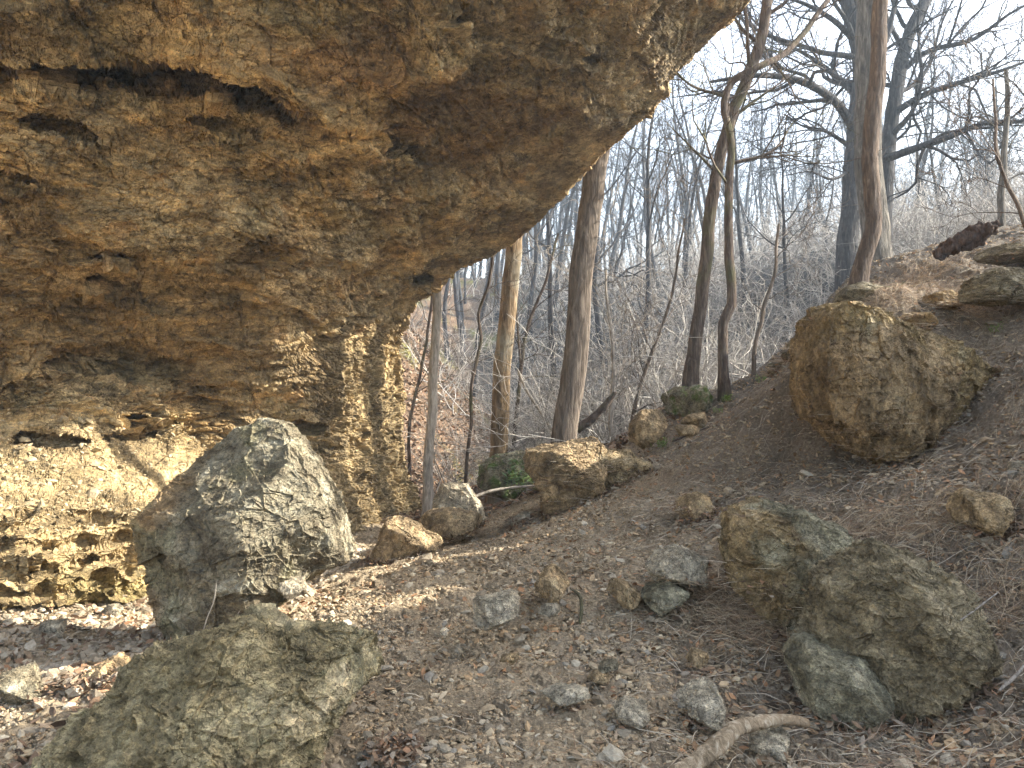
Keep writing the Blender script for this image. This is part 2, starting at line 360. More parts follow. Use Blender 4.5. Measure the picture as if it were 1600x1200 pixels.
# wrap over the lip on to the outer face
W = np.linspace(0, 1, NW+1)[1:]
Lin = (I-L)/np.linalg.norm(I-L, axis=1, keepdims=True)
luv = L[:, None]+Lin[:, None]*(240*W**1.6)[None, :, None]
ld = D.reshape(NS, -1)[:, -1][:, None]+(3.2*W**0.8)[None]
Pw = np.stack([(luv[..., 0]-800)/F*ld, ld, CZ+(600-luv[..., 1])/F*ld], -1)
PV = np.concatenate([Pm, Pw], 1); nc = PV.shape[1]
V = PV.reshape(-1, 3); Q = grid_faces(NS, nc)
N = vnormals(V, Q)
toc = np.array([0, 0, CZ])-V
if (N*toc).sum(1).mean() < 0: N = -N; Q = Q[:, ::-1]
wp = V+np.c_[fbm(V*0.8, 2, 41), fbm(V*0.8, 2, 42), fbm(V*0.8, 2, 43)]*0.13
# bedding dips gently to the right
wp = wp@np.array([[1, 0, 0.16], [0, 1, 0.05], [0, 0, 1]]) if False else np.c_[wp[:, 0], wp[:, 1], wp[:, 2]+0.16*wp[:, 0]]
UVf = np.concatenate([UV, luv], 1).reshape(-1, 2)
colm = (sstep(470, 560, UVf[:, 0]-0.25*(UVf[:, 1]-600))*sstep(490, 560, UVf[:, 1]+(UVf[:, 0]-560)*0.4)*sstep(860, 740, UVf[:, 1]))
ceil = sstep(0.35, 0.75, -N[:, 2])
lowz = sstep(660, 720, UVf[:, 1]); bench = sstep(0.25, 0.6, N[:, 2])*sstep(600, 650, UVf[:, 1])
disp = np.zeros(len(V)); ctint = np.zeros(len(V))
for sc, am, ad, s, an in ((0.9, 0.20, 0.03, 1, (0.75, 0.75, 1.7)), (2.4, 0.11, 0.04, 2, (0.7, 0.8, 2.0)), (5.5, 0.055, 0.034, 3, (0.65, 0.85, 2.0)), (12, 0.028, 0.030, 4, (0.6, 0.9, 1.8)), (26, 0.010, 0.015, 5, (0.8, 1, 1.4)), (50, 0.004, 0.005, 7, (1, 1, 1))):
    h, e, m, cr = chip4(wp*sc*np.array(an), s)
    kf = (1-0.55*ceil if sc < 10 else 1-0.2*ceil)*(1-0.75*colm)*(1-0.3*lowz*(sc < 5))*(1-0.7*bench)
    disp += (am*(m if sc < 5 else -m)+ad*h)*kf - (am+ad)*0.3*kf*sstep(0.06, 0.0, e)
    if sc > 2: ctint += cr*(0.10 if sc < 20 else 0.13)
wv = np.c_[fbm(V*2.5, 3, 47), fbm(V*2.5, 3, 48), fbm(V*2.5, 3, 49)]; q = V*np.array([6, 6, 3.4])+wv*0.8; h, e = chip(q, 8); disp += colm*(h*0.06-0.05*sstep(0.1, 0, e))
q = V*np.array([17, 17, 8])+wv*1.6; h, e = chip(q, 9); disp += colm*h*0.028
q = V*np.array([34, 34, 20])+wv*2; h, e = chip(q, 10); disp += colm*h*0.012
disp += fbm(V*1.2, 5, 51, 0.55)*0.05
si = np.where((UVf[:, 1] > 700) & (UVf[:, 0] < 560))[0]; n3s = fbm(V[si]*3.0, 3, 64); sw = wp[si]*np.array([0.9, 0.9, 1.7])+np.c_[n3s, n3s, n3s]*0.12; sk_ = sstep(740, 800, UVf[si, 1])*sstep(560, 460, UVf[si, 0])
for sc, am, s in ((1.7, 0.10, 14), (4.2, 0.085, 15), (9, 0.042, 16), (21, 0.016, 18)):
    h, e, m, cr = chip4(sw*sc, s); disp[si] = disp[si]*(1-0.7*sk_)+sk_*(-am*m+am*0.8*h-am*0.5*sstep(0.07, 0, e)); ctint[si] += 0
tfull = np.tile(np.r_[tt, np.full(NW, 1.0)], NS); disp = disp*(1-0.45*sstep(0.93, 0.985, tfull)*sstep(480, 380, UVf[:, 1]))
disp -= disp.mean()+0.03
V2 = V+N*disp[:, None]
# albedo: rusty, pale and dark-lichened areas
n1 = fbm(V*0.7, 4, 61); n2 = fbm(V*1.6+9, 4, 62); n3 = fbm(V*3.1+3, 4, 63)
c = np.ones((len(V), 3))*np.array([1.0, 0.95, 0.86])*(1+1.3*ctint[:, None])
def blend(k, colr):
    global c
    c = c*(1-k[:, None])+np.array(colr)*k[:, None]
blend(0.75*sstep(0.05, 0.55, n1), (1.15, 0.98, 0.72)); blend(0.65*sstep(0.15, 0.6, n2), (0.62, 0.60, 0.50)); blend(0.45*sstep(0.35, 0.8, n3), (1.25, 0.92, 0.60))
blend(0.45*sstep(0.25, 0.6, -n2), (0.74, 0.62, 0.48))
blend(0.85*sstep(60, 0, np.hypot((UVf[:, 0]-520)*0.6, UVf[:, 1]-95)-20+n2*40)*0.8, (0.72, 0.55, 0.44))
blend(0.85*sstep(70, 0, np.hypot((UVf[:, 0]-740)*0.5, UVf[:, 1]-195)-30+n2*40), (0.62, 0.48, 0.34))
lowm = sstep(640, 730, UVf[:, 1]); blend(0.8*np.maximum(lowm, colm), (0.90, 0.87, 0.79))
blend(0.35*sstep(870, 930, UVf[:, 1])*sstep(0.0, 0.3, n2+0.15), (0.72, 0.78, 0.40))
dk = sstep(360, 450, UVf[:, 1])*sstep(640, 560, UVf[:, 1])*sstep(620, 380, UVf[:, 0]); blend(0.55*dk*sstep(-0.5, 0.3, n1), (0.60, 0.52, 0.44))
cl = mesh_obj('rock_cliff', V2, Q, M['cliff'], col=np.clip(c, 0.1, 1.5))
tag(cl, 'huge tan limestone cliff overhanging the left side like a natural arch', 'cliff')

# ------------------------------------------------------------------ boulders
_cs = {}
def cube_sphere(n):
    if n in _cs: return _cs[n]
    t = np.tan(np.linspace(-1, 1, n+1)*math.pi/4); a, b = np.meshgrid(t, t, indexing='ij'); a, b = a.ravel(), b.ravel(); o = np.ones_like(a)
    Vs, Fs = [], []
    f = grid_faces(n+1, n+1)
    for k, (p, fl) in enumerate((((o, a, b), 0), ((-o, a, b), 1), ((a, o, b), 1), ((a, -o, b), 0), ((a, b, o), 0), ((a, b, -o), 1))):
        Vs.append(np.stack(p, 1)); ff = f+k*len(a); Fs.append(ff[:, ::-1] if fl else ff)
    Vv = np.concatenate(Vs); Vv /= np.linalg.norm(Vv, axis=1, keepdims=True); Ff = np.concatenate(Fs)
    key = np.round(Vv*1e5).astype(np.int64); key = (key[:, 0]*400009+key[:, 1])*400009+key[:, 2]
    _, first, inv = np.unique(key, return_index=True, return_inverse=True)
    _cs[n] = (Vv[first], inv.ravel()[Ff]); return _cs[n]
def outline_radius(poly, th):
    poly = np.array(poly, float); nx = np.roll(poly, -1, 0)
    t = np.linspace(0, 1, 24, endpoint=False)[None, :, None]
    pts = (poly[:, None]+(nx-poly)[:, None]*t).reshape(-1, 2)
    a = np.arctan2(pts[:, 1], pts[:, 0]); r = np.hypot(pts[:, 0], pts[:, 1]); o = np.argsort(a); a, r = a[o], r[o]
    return np.interp(th, np.r_[a-2*math.pi, a, a+2*math.pi], np.r_[r, r, r])
rock_no = [0]; BG = []
def boulder(name, poly, d, th, mat, label, n=120, e=0.6, lean=0.0, yaw=0.0, rough=1.0, an=(1, 1, 1.2), tint=None, cat='boulder', group=None, cen=None, sm=False, seed=None, cuts=14, cutmin=0.0, shrink=1.0, deep=0.62):
    """poly: outline in photo pixels; d: distance of the outline; th: half thickness front to back; lean: how far the top leans away"""
    rock_no[0] += 1; s0 = seed or rock_no[0]*3
    pc = np.array(cen if cen else np.mean(poly, 0), float)
    C = P(pc[0], pc[1], d)
    pl = [((u-pc[0])/F*d, -(v-pc[1])/F*d) for u, v in poly]
    Vn, Q = cube_sphere(n)
    pr = np.hypot(Vn[:, 0], Vn[:, 2]); ang = np.arctan2(Vn[:, 2], Vn[:, 0])
    R = outline_radius(pl, ang)*(1-0.22*th/d)*shrink; size = R.mean()
    ke = 2/e; sc_ = (pr**ke+np.abs(Vn[:, 1])**ke)**(-1/ke); rho = pr*sc_; yy = Vn[:, 1]*sc_
    V = np.stack([R*rho*np.cos(ang), yy*th, R*rho*np.sin(ang)], 1)
    rc = np.random.default_rng(s0+500)
    for q in range(cuts):
        nn = rc.normal(size=3); nn[1] = -abs(nn[1])-0.25 if q % 3 else nn[1]; nn /= np.linalg.norm(nn)
        if cutmin and abs(nn[1]) < cutmin: nn[1] = -cutmin-0.3; nn /= np.linalg.norm(nn)
        sc3 = np.array([1/size, 1/th, 1/size]); Un = V*sc3; hgt = (Un@nn).max()*(rc.uniform(deep, deep+0.26) if not cutmin else rc.uniform(0.7, 0.9))
        ex = np.maximum(0, Un@nn-hgt)[:, None]; V = V-ex*nn/sc3*0.96
    V[:, 1] += lean*V[:, 2]
    V[:, 1] += yaw*V[:, 0]
    N = vnormals(V, Q)
    W = V+C; wp = W+np.c_[fbm(W*1.1/size, 2, s0), fbm(W*1.1/size, 2, s0+1), fbm(W*1.1/size, 2, s0+2)]*0.1*size
    an = np.array(an); disp = 0; ct = 0
    for f, am, ad in ((1.1, 0.10, 0.0), (2.4, 0.045, 0.040), (5.5, 0.020, 0.026), (13, 0.010, 0.014), (30, 0.004, 0.007)):
        h, ed, m, cr = chip4(wp*an*f/size, s0+int(f)); disp = disp+am*(m if f < 2 else -m)+ad*h-(am+ad)*0.10*sstep(0.06, 0, ed); ct = ct+cr*(0.09 if f > 2 else 0.03)
    disp = (disp-disp.mean())*size*rough+fbm(W*3/size, 5, s0+3)*0.025*size
    V = V+N*disp[:, None]
    n1 = fbm(W*1.6/size, 4, s0+5); cc = np.ones((len(V), 3))*(1+0.22*n1[:, None]+ct[:, None])
    if tint is not None:
        for fn, colr in tint:
            k = fn(C[0]+V[:, 0], C[2]+V[:, 2], V, n1)[:, None]; cc = cc*(1-k)+np.array(colr)*k
    o = mesh_obj(name, V, Q, M[mat], col=np.clip(cc, 0.1, 1.6), smooth=sm)
    o.location = C
    kk = slice(0, None, 9 if n > 100 else 5); BG.append((V[kk]+C, vnormals(V, Q)[kk], d, label))
    tag(o, label, cat, group)
    return o
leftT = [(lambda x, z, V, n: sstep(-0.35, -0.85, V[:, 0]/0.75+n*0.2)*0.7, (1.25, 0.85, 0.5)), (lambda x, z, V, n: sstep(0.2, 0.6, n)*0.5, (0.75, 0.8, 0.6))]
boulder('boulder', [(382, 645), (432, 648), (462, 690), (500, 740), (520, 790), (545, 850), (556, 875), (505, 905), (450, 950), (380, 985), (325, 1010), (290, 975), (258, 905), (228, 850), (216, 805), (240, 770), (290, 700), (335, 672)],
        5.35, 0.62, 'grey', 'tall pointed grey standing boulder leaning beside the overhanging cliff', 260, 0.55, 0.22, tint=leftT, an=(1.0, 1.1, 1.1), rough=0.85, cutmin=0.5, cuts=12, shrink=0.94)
boulder('boulder', [(330, 1000), (370, 985), (400, 1000), (450, 1005), (520, 1010), (575, 1030), (588, 1055), (560, 1090), (520, 1150), (480, 1230), (400, 1300), (180, 1320), (70, 1260), (75, 1180), (120, 1100), (180, 1050), (240, 1030), (300, 1015)],
        3.15, 0.5, 'green', 'low knobbly greenish boulder at the bottom left in front of the tall one', 260, 0.6, 0.35, rough=1.45, cen=(330, 1150), cutmin=0.4, tint=[(lambda x, z, V, n: np.full(len(V), 1.0), (1.3, 1.2, 1.02))])
# back left pair
boulder('boulder', [(572, 882), (568, 850), (600, 815), (640, 803), (668, 820), (690, 850), (660, 872), (620, 890)], 7.6, 0.42, 'ochre', 'wedge-shaped tan boulder, the nearest of the rocks below the cliff foot', 110, 0.65, 0.4)
boulder('boulder', [(668, 785), (690, 762), (730, 758), (752, 790), (757, 812), (740, 830), (700, 828), (672, 810)], 9.6, 0.4, 'pale', 'pale rounded boulder right beside the foot of the thin grey tree', 90, 0.7, 0.4)
boulder('boulder', [(652, 820), (665, 800), (700, 795), (745, 805), (764, 825), (740, 838), (700, 842), (668, 845)], 8.8, 0.4, 'ochre', 'yellowish jagged boulder behind the wedge-shaped tan one', 90, 0.65, 0.3)
boulder('boulder', [(745, 760), (742, 735), (775, 712), (812, 705), (850, 712), (856, 760), (800, 780)], 11.5, 0.6, 'mossy', 'mossy grey rock under the broken barked trunk', 80, 0.7, 0.3)
# central ledge
boulder('rock_ledge', [(822, 704), (870, 694), (935, 690), (950, 705), (940, 760), (905, 795), (872, 814), (848, 814), (846, 770), (822, 730)], 8.7, 0.6, 'ochre', 'blocky yellowish rock ledge jutting from the slope at the foot of the tree', 170, 0.35, 0.0, an=(1, 1, 2.2), yaw=0.3, cat='rock', rough=1.1, cuts=5, cutmin=0.4)
boulder('rock_ledge', [(885, 722), (930, 702), (990, 708), (1018, 728), (1000, 760), (940, 788), (890, 796)], 8.8, 0.5, 'ochre', 'low layered grey block joining the right end of the yellowish rock ledge', 130, 0.35, 0.0, an=(1, 1, 2.6), cat='rock', rough=1.2, cuts=5, tint=[(lambda x, z, V, n: np.full(len(V), 0.7), (0.9, 0.95, 0.95))])
boulder('boulder', [(982, 690), (985, 665), (1005, 640), (1038, 640), (1045, 665), (1032, 690), (1005, 702)], 9.6, 0.3, 'ochre', 'small upright ochre rock on the slope edge', 80, 0.6, 0.2)
boulder('boulder', [(1020, 640), (1038, 618), (1060, 605), (1100, 602), (1125, 615), (1118, 640), (1060, 655)], 10.6, 0.5, 'mossy', 'moss-covered rock on the crest below the two slim dark trees', 90, 0.65, 0.3)
boulder('boulder', [(1055, 680), (1052, 668), (1085, 662), (1095, 670), (1080, 684)], 9.3, 0.15, 'ochre', 'small flat reddish stone right of the upright ochre rock', 50, 0.7, 0.2, cat='stone')
boulder('boulder', [(1065, 662), (1075, 645), (1100, 640), (1112, 655), (1098, 668)], 9.7, 0.2, 'ochre', 'angular brown stone below the moss-covered rock', 50, 0.7, 0.2, cat='stone')
# big right boulder
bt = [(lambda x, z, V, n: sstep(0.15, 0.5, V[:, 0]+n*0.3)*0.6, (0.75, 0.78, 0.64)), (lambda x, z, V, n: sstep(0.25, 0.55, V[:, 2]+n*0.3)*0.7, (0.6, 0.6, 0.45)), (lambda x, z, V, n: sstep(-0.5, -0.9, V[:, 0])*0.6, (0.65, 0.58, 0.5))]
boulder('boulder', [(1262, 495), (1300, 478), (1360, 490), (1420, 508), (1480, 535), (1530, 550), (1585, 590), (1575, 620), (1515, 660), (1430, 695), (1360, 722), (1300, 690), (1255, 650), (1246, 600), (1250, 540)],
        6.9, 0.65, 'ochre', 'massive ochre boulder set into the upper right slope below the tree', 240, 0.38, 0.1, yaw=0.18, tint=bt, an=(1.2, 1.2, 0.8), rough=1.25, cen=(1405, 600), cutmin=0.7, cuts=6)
# front right pair
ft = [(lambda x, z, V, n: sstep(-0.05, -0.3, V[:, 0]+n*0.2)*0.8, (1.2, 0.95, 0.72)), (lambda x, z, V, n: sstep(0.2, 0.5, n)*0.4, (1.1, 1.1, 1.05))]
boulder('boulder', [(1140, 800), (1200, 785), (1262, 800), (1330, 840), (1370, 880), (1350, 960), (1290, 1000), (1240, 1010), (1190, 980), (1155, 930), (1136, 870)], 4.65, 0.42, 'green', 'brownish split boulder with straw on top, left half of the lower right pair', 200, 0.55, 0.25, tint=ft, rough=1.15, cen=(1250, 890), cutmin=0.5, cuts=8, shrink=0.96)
boulder('boulder', [(1280, 905), (1340, 880), (1400, 860), (1470, 878), (1500, 912), (1522, 965), (1528, 1025), (1508, 1068), (1450, 1082), (1400, 1070), (1350, 1100), (1300, 1112), (1250, 1095), (1236, 1060), (1245, 1010), (1268, 960)], 3.95, 0.46, 'green', 'large rounded grey-green boulder in the lower right corner', 240, 0.6, 0.3, rough=1.4, cen=(1395, 975), cutmin=0.7, cuts=5, shrink=0.92, tint=[(lambda x, z, V, n: np.full(len(V), 1.0), (1.08, 0.98, 0.90))])
boulder('boulder', [(1240, 1035), (1262, 1008), (1310, 1005), (1360, 1040), (1378, 1080), (1318, 1114), (1256, 1098)], 3.72, 0.3, 'green', 'small grey-green rock lobe under the left foot of the large rounded boulder', 110, 0.55, 0.2, rough=1.0, cuts=6)
sm = 'loose rocks on the slope'
for poly, d, th, mat, lab in [
    ([(1012, 885), (1030, 868), (1080, 856), (1115, 868), (1122, 895), (1105, 915), (1060, 918), (1030, 910)], 4.95, 0.2, 'pale', 'flat grey rock perched on the other stones left of the split boulder'),
    ([(1002, 938), (1015, 920), (1050, 912), (1072, 925), (1068, 945), (1035, 958)], 4.8, 0.16, 'green', 'brown rock wedged beneath the perched flat grey rock'),
    ([(952, 925), (958, 906), (975, 910), (998, 928), (994, 950), (970, 948)], 4.85, 0.12, 'ochre', 'small tan rock left of the perched flat grey rock'),
    ([(738, 975), (740, 930), (760, 922), (800, 930), (828, 950), (815, 965), (770, 978)], 4.55, 0.17, 'pale', 'pale angular rock with a brown left face in the middle of the gravel path'),
    ([(822, 915), (840, 895), (865, 890), (885, 905), (900, 928), (870, 934), (838, 928)], 5.1, 0.17, 'ochre', 'low brown rock beside the dark curved stick'),
    ([(1482, 775), (1510, 768), (1560, 778), (1582, 800), (1578, 832), (1545, 834), (1510, 815)], 4.75, 0.22, 'ochre', 'brown wedge rock near the right edge above the grey-green boulder'),
    ([(1054, 800), (1060, 780), (1095, 772), (1122, 785), (1110, 803), (1075, 810)], 6.35, 0.2, 'ochre', 'yellowish rock poking from the slope in front of the ledge'),
    ([(1236, 835), (1262, 818), (1310, 822), (1345, 848), (1330, 866), (1270, 862)], 4.75, 0.18, 'green', 'low olive rock lying on top of the split boulder'),
    ([(1050, 1100), (1075, 1082), (1115, 1072), (1125, 1100), (1112, 1135), (1080, 1128)], 3.62, 0.13, 'pale', 'pointed pale grey rock just behind the bleached branch'),
    ([(1165, 1175), (1190, 1145), (1225, 1140), (1242, 1165), (1220, 1190), (1185, 1195)], 3.32, 0.11, 'pale', 'grey stone in front of the right end of the bleached branch'),
    ([(842, 1088), (870, 1076), (915, 1072), (918, 1084), (880, 1094)], 3.75, 0.08, 'pale', 'thin flat grey slab lying in the middle gravel'),
    ([(962, 1108), (980, 1098), (1015, 1105), (1022, 1125), (990, 1138), (968, 1124)], 3.6, 0.09, 'pale', 'grey slab between the thin slab and the pointed rock'),
    ([(842, 958), (850, 946), (875, 944), (882, 956), (862, 962)], 4.72, 0.06, 'pale', 'small white stone right of the pale angular rock'),
    ([(936, 1046), (940, 1036), (962, 1034), (972, 1046), (955, 1052)], 4.0, 0.06, 'grey', 'small oval grey stone on the gravel in mid foreground'),
    ([(918, 1062), (930, 1050), (958, 1054), (955, 1064)], 3.95, 0.05, 'ochre', 'small tan stone just below the oval grey stone'),
    ([(1075, 1030), (1085, 1018), (1105, 1022), (1108, 1036), (1090, 1040)], 4.1, 0.07, 'ochre', 'small reddish brown stone at the edge of the straw'),
    ([(782, 1034), (786, 1022), (808, 1022), (812, 1034)], 4.15, 0.05, 'ochre', 'small squarish orange-brown stone on the gravel'),
    ([(1583, 740), (1588, 724), (1612, 722), (1615, 744)], 5.3, 0.12, 'pale', 'grey stone cut by the right edge of the view'),
    ([(598, 1180), (610, 1160), (640, 1165), (645, 1185)], 3.35, 0.07, 'pale', 'pale stone right of the low knobbly boulder'),
    ([(430, 912), (440, 900), (470, 905), (480, 925), (455, 935)], 5.0, 0.08, 'pale', 'pale chip of rock at the foot of the tall standing boulder'),
    ([(0, 1090), (-10, 1060), (40, 1045), (70, 1065), (60, 1095)], 4.0, 0.15, 'grey', 'shadowed grey stone at the left edge of the floor'),
    ([(105, 1100), (125, 1060), (170, 1035), (200, 1050), (190, 1080), (140, 1105)], 4.2, 0.15, 'ochre', 'shadowed brown stone behind the low knobbly boulder'),
    ([(55, 990), (65, 975), (95, 972), (105, 990)], 5.5, 0.1, 'pale', 'whitish stone on the lit floor by the left edge'),
    ([(155, 962), (165, 948), (185, 945), (196, 958), (180, 968)], 6.2, 0.1, 'pale', 'round pale stone under the foot of the left wall'),
    ([(790, 830), (795, 812), (825, 800), (842, 806), (835, 826)], 8.6, 0.15, 'pale', 'grey stone left of the foot of the yellowish ledge')]:
    boulder('rock', poly, d, th, mat, lab, 84, 0.5, 0.3, cat='rock', group=sm, rough=1.3, cuts=7, shrink=1.08, deep=0.5)
# stacked slabs and top rocks
for k, (poly, d, lab) in enumerate([
    ([(1205, 590), (1206, 572), (1240, 560), (1262, 566), (1262, 590)], 8.9, 'lowest flat slab of the stack left of the massive ochre boulder'),
    ([(1218, 566), (1222, 552), (1250, 546), (1264, 552), (1262, 568)], 8.8, 'middle flat slab of the stack left of the massive ochre boulder'),
    ([(1236, 546), (1240, 530), (1262, 522), (1270, 530), (1268, 548)], 8.7, 'topmost flat slab of the stack left of the massive ochre boulder'),
    ([(1296, 470), (1310, 455), (1340, 442), (1370, 440), (1382, 455), (1360, 470), (1320, 484)], 8.3, 'grey slabs on the crest at the foot of the reddish trunk'),
    ([(1500, 470), (1510, 440), (1560, 420), (1620, 415), (1630, 470), (1560, 478)], 7.4, 'dark layered rock outcrop high at the right edge'),
    ([(1530, 405), (1540, 388), (1580, 380), (1625, 378), (1630, 405), (1580, 412)], 8.6, 'dark weathered rock at the top of the right slope'),
    ([(1395, 520), (1400, 500), (1430, 488), (1455, 495), (1450, 520)], 7.5, 'small brown rock above the massive ochre boulder'),
    ([(1440, 478), (1450, 460), (1490, 452), (1510, 468), (1480, 488)], 7.9, 'grey-brown rock half buried in straw on the upper slope')]):
    boulder('rock', poly, d, 0.28, 'grey' if k < 6 else 'ochre', lab, 70, 0.55, 0.2, cat='rock', group='slabs and rocks on the crest', an=(1, 1, 2.2), tint=[(lambda x, z, V, n: np.full(len(V), 0.6), (0.95, 0.88, 0.76))])

# ------------------------------------------------------------------ tubes and trees
class Tubes:
    def __init__(s): s.g = {}
    def add(s, pts, rad, sides=3):
        s.g.setdefault((len(pts), sides), []).append((np.asarray(pts, float), np.asarray(rad, float)))
    def arrays(s):
        Vs, Qs, off = [], [], 0
        for (n, k), it in s.g.items():
            Pp = np.stack([a for a, _ in it]); R = np.stack([b for _, b in it]); m = len(it)
            T = np.gradient(Pp, axis=1); T /= np.maximum(np.linalg.norm(T, axis=2, keepdims=True), 1e-9)
            ref = np.where(np.abs(T[:, :1, 2:3]) > 0.9, np.array([[[1.0, 0.1, 0]]]), np.array([[[0.05, 0.1, 1.0]]]))
            A = np.cross(T, np.broadcast_to(ref, T.shape)); A /= np.maximum(np.linalg.norm(A, axis=2, keepdims=True), 1e-9); B = np.cross(T, A)
            an = np.arange(k)*2*math.pi/k
            rr = R[:, :, None]
            if k >= 8: rr = rr*(1+0.09*np.sin(an*3+1)[None, None]+0.05*np.sin(an*5)[None, None])
            Vv = Pp[:, :, None]+(A[:, :, None]*np.cos(an)[None, None, :, None]+B[:, :, None]*np.sin(an)[None, None, :, None])*(rr[..., None])
            f = grid_faces(n, k, True)
            Vs.append(Vv.reshape(-1, 3)); Qs.append((f[None]+(np.arange(m)*n*k)[:, None, None]).reshape(-1, 4)+off); off += m*n*k
        return np.concatenate(Vs), np.concatenate(Qs)
def smooth_path(pts, n):
    pts = np.asarray(pts, float); L_ = np.r_[0, np.cumsum(np.linalg.norm(np.diff(pts, axis=0), axis=1))]
    t = np.linspace(0, L_[-1], n); m = np.gradient(pts, L_, axis=0)
    i = np.clip(np.searchsorted(L_, t, 'right')-1, 0, len(pts)-2); h = (L_[i+1]-L_[i])[:, None]; s = ((t-L_[i])[:, None])/h
    return (2*s**3-3*s**2+1)*pts[i]+(s**3-2*s**2+s)*h*m[i]+(-2*s**3+3*s**2)*pts[i+1]+(s**3-s**2)*h*m[i+1]
def unit(v): return v/max(np.linalg.norm(v), 1e-9)
def side_dir(d, R, ang):
    a = R.normal(size=3); a -= d*a.dot(d); a = unit(a); return unit(d*math.cos(ang)+a*math.sin(ang))
def branch(tb, p, d, ln, r, lev, maxlev, R, wander=0.35, up=0.08, kids=5, rmin=0.004, decay=0.58):
    n = 9 if lev <= 1 else (7 if lev == 2 else 5)
    pts = [p]; dd = d.copy(); st = ln/(n-1)
    for i in range(n-1):
        dd = unit(dd+R.normal(size=3)*wander*(0.55 if lev < 2 else 0.75)+np.array([0, 0, up])); pts.append(pts[-1]+dd*st)
    rad = np.linspace(r, max(r*0.28, rmin*0.7), n)
    tb.add(pts, rad, 7 if r > 0.08 else (5 if r > 0.03 else 3))
    if lev >= maxlev: return
    k = kids+int(R.integers(0, 2))
    for j in range(k):
        t = 0.22+0.78*(j+R.uniform(0.2, 0.9))/k; f = min(t*(n-1), n-1.01); i = int(f); q = pts[i]+(pts[i+1]-pts[i])*(f-i)
        dr = unit(pts[i+1]-pts[i]); rr = rad[i]*R.uniform(0.5, 0.72)
        branch(tb, q, side_dir(dr, R, R.uniform(0.5, 1.05)), ln*decay*R.uniform(0.65, 1.15)*(1.15-0.45*t), max(rr, rmin), lev+1, maxlev, R, wander, up, kids, rmin, decay)
def make_tree(name, h, r, R, limbs=9, maxlev=3, lean=0.05, first=0.35, trunk_mat='bark_grey', kids=4, spread=0.42, wander=0.33, join=False, rmin=0.006):
    n = 16; pts = [np.zeros(3)-np.array([0, 0, 0.3])]; d = unit(np.array([R.normal()*lean, R.normal()*lean, 1.0]))
    for i in range(n-1):
        d = unit(d+np.array([R.normal()*0.06, R.normal()*0.06, 0.05])); pts.append(pts[-1]+d*h/(n-1))
    rad = r*(1-0.86*np.linspace(0, 1, n)**0.9); rad[0] *= 1.35
    tk, br = Tubes(), Tubes(); tk.add(pts, rad, 9)
    for j in range(limbs):
        t = first+(1-first)*(j+R.uniform(0, 0.9))/limbs; f = min(t*(n-1), n-1.01); i = int(f); q = pts[i]+(pts[i+1]-pts[i])*(f-i)
        branch(br, q, side_dir(np.array([0, 0, 1.0]), R, R.uniform(0.55, 1.15)), h*spread*R.uniform(0.6, 1.1)*(1.2-0.7*t), rad[i]*R.uniform(0.35, 0.6), 1, maxlev, R, wander, 0.09, kids, rmin)
    return tk.arrays(), br.arrays()

# --- trees one can tell apart nearby: trunk follows the photo
def near_tree(name, path, width0, width1, mat, label, R, limbs=(), nb=8, blen=1.6, maxlev=3, extra=None, ext=3.0, cat='tree', d_var=0.0, bt=(0.45, 1), kids=4, group='bare trees near the arch', flare=1.5):
    pts = np.array([P(u, v, d) for u, v, d in path])
    g0 = pts[0]; base = g0.copy()
    gz = H1(g0[0], g0[1])
    if gz < g0[2]-0.02: pts = np.vstack([np.array([g0[0], g0[1], gz-0.15]), pts]); base[2] = gz
    if ext:
        dr = unit(pts[-1]-pts[-2]); pts = np.vstack([pts, pts[-1]+unit(dr+np.array([0, 0, 0.4]))*ext])
    n = 48; sp_ = smooth_path(pts, n)
    sp_ = sp_+np.c_[fbm(sp_*1.5, 2, 71), fbm(sp_*1.5, 2, 72), sp_[:, 0]*0]*0.03
    rad = np.linspace(width0/2, width1/2, n); rad[:5] *= np.linspace(flare, 1, 5)
    rad = rad*(1+0.05*fbm(sp_*2, 2, 73))
    root = empty(name, base); tag(root, label, cat, group)
    tk = Tubes(); tk.add(sp_-base, rad, 14); Vt, Qt = tk.arrays()
    o = mesh_obj('trunk', Vt, Qt, M[mat], root, smooth=True)
    br = Tubes()
    for lp, w in limbs:
        q = smooth_path([P(*a)-base for a in lp], 14); rr = np.linspace(w/2, w*0.12, 14); br.add(q, rr, 6)
        for j in range(9):
            i = 2+int(R.integers(0, 11)); branch(br, q[i], side_dir(unit(q[min(i+1, 13)]-q[i-1]), R, R.uniform(0.5, 1.1)), blen*R.uniform(0.4, 0.9), rr[i]*0.55, 2, maxlev, R, 0.4, 0.05, kids, 0.004)
    for j in range(nb):
        i = int(n*(bt[0]+(bt[1]-bt[0])*(j+R.uniform(0, 1))/nb)); i = min(i, n-2)
        branch(br, sp_[i]-base, side_dir(unit(sp_[i+1]-sp_[i]), R, R.uniform(0.7, 1.2)), blen*R.uniform(0.6, 1.2), rad[i]*0.4, 1, maxlev, R, 0.4, 0.06, kids, 0.004)
    if br.g:
        Vb, Qb = br.arrays(); mesh_obj('crown', Vb, Qb, M[mat], root, smooth=True)
    return root
RT = np.random.default_rng(21)
near_tree('tree', [(880, 700, 10.4), (893, 600, 10.4), (905, 480, 10.4), (916, 360, 10.4), (932, 255, 10.4)], 0.34, 0.25, 'bark_brown', 'sturdy grey-brown trunk rising behind the yellowish rock ledge', RT, nb=8, ext=5, blen=3, bt=(0.6, 1))
near_tree('tree', [(776, 730, 12.6), (780, 650, 12.6), (786, 560, 12.6), (795, 470, 12.6), (802, 370, 12.6)], 0.30, 0.22, 'bark_peel', 'trunk with broken peeling bark behind the mossy grey rock', RT, nb=6, ext=5, blen=3, bt=(0.6, 1))
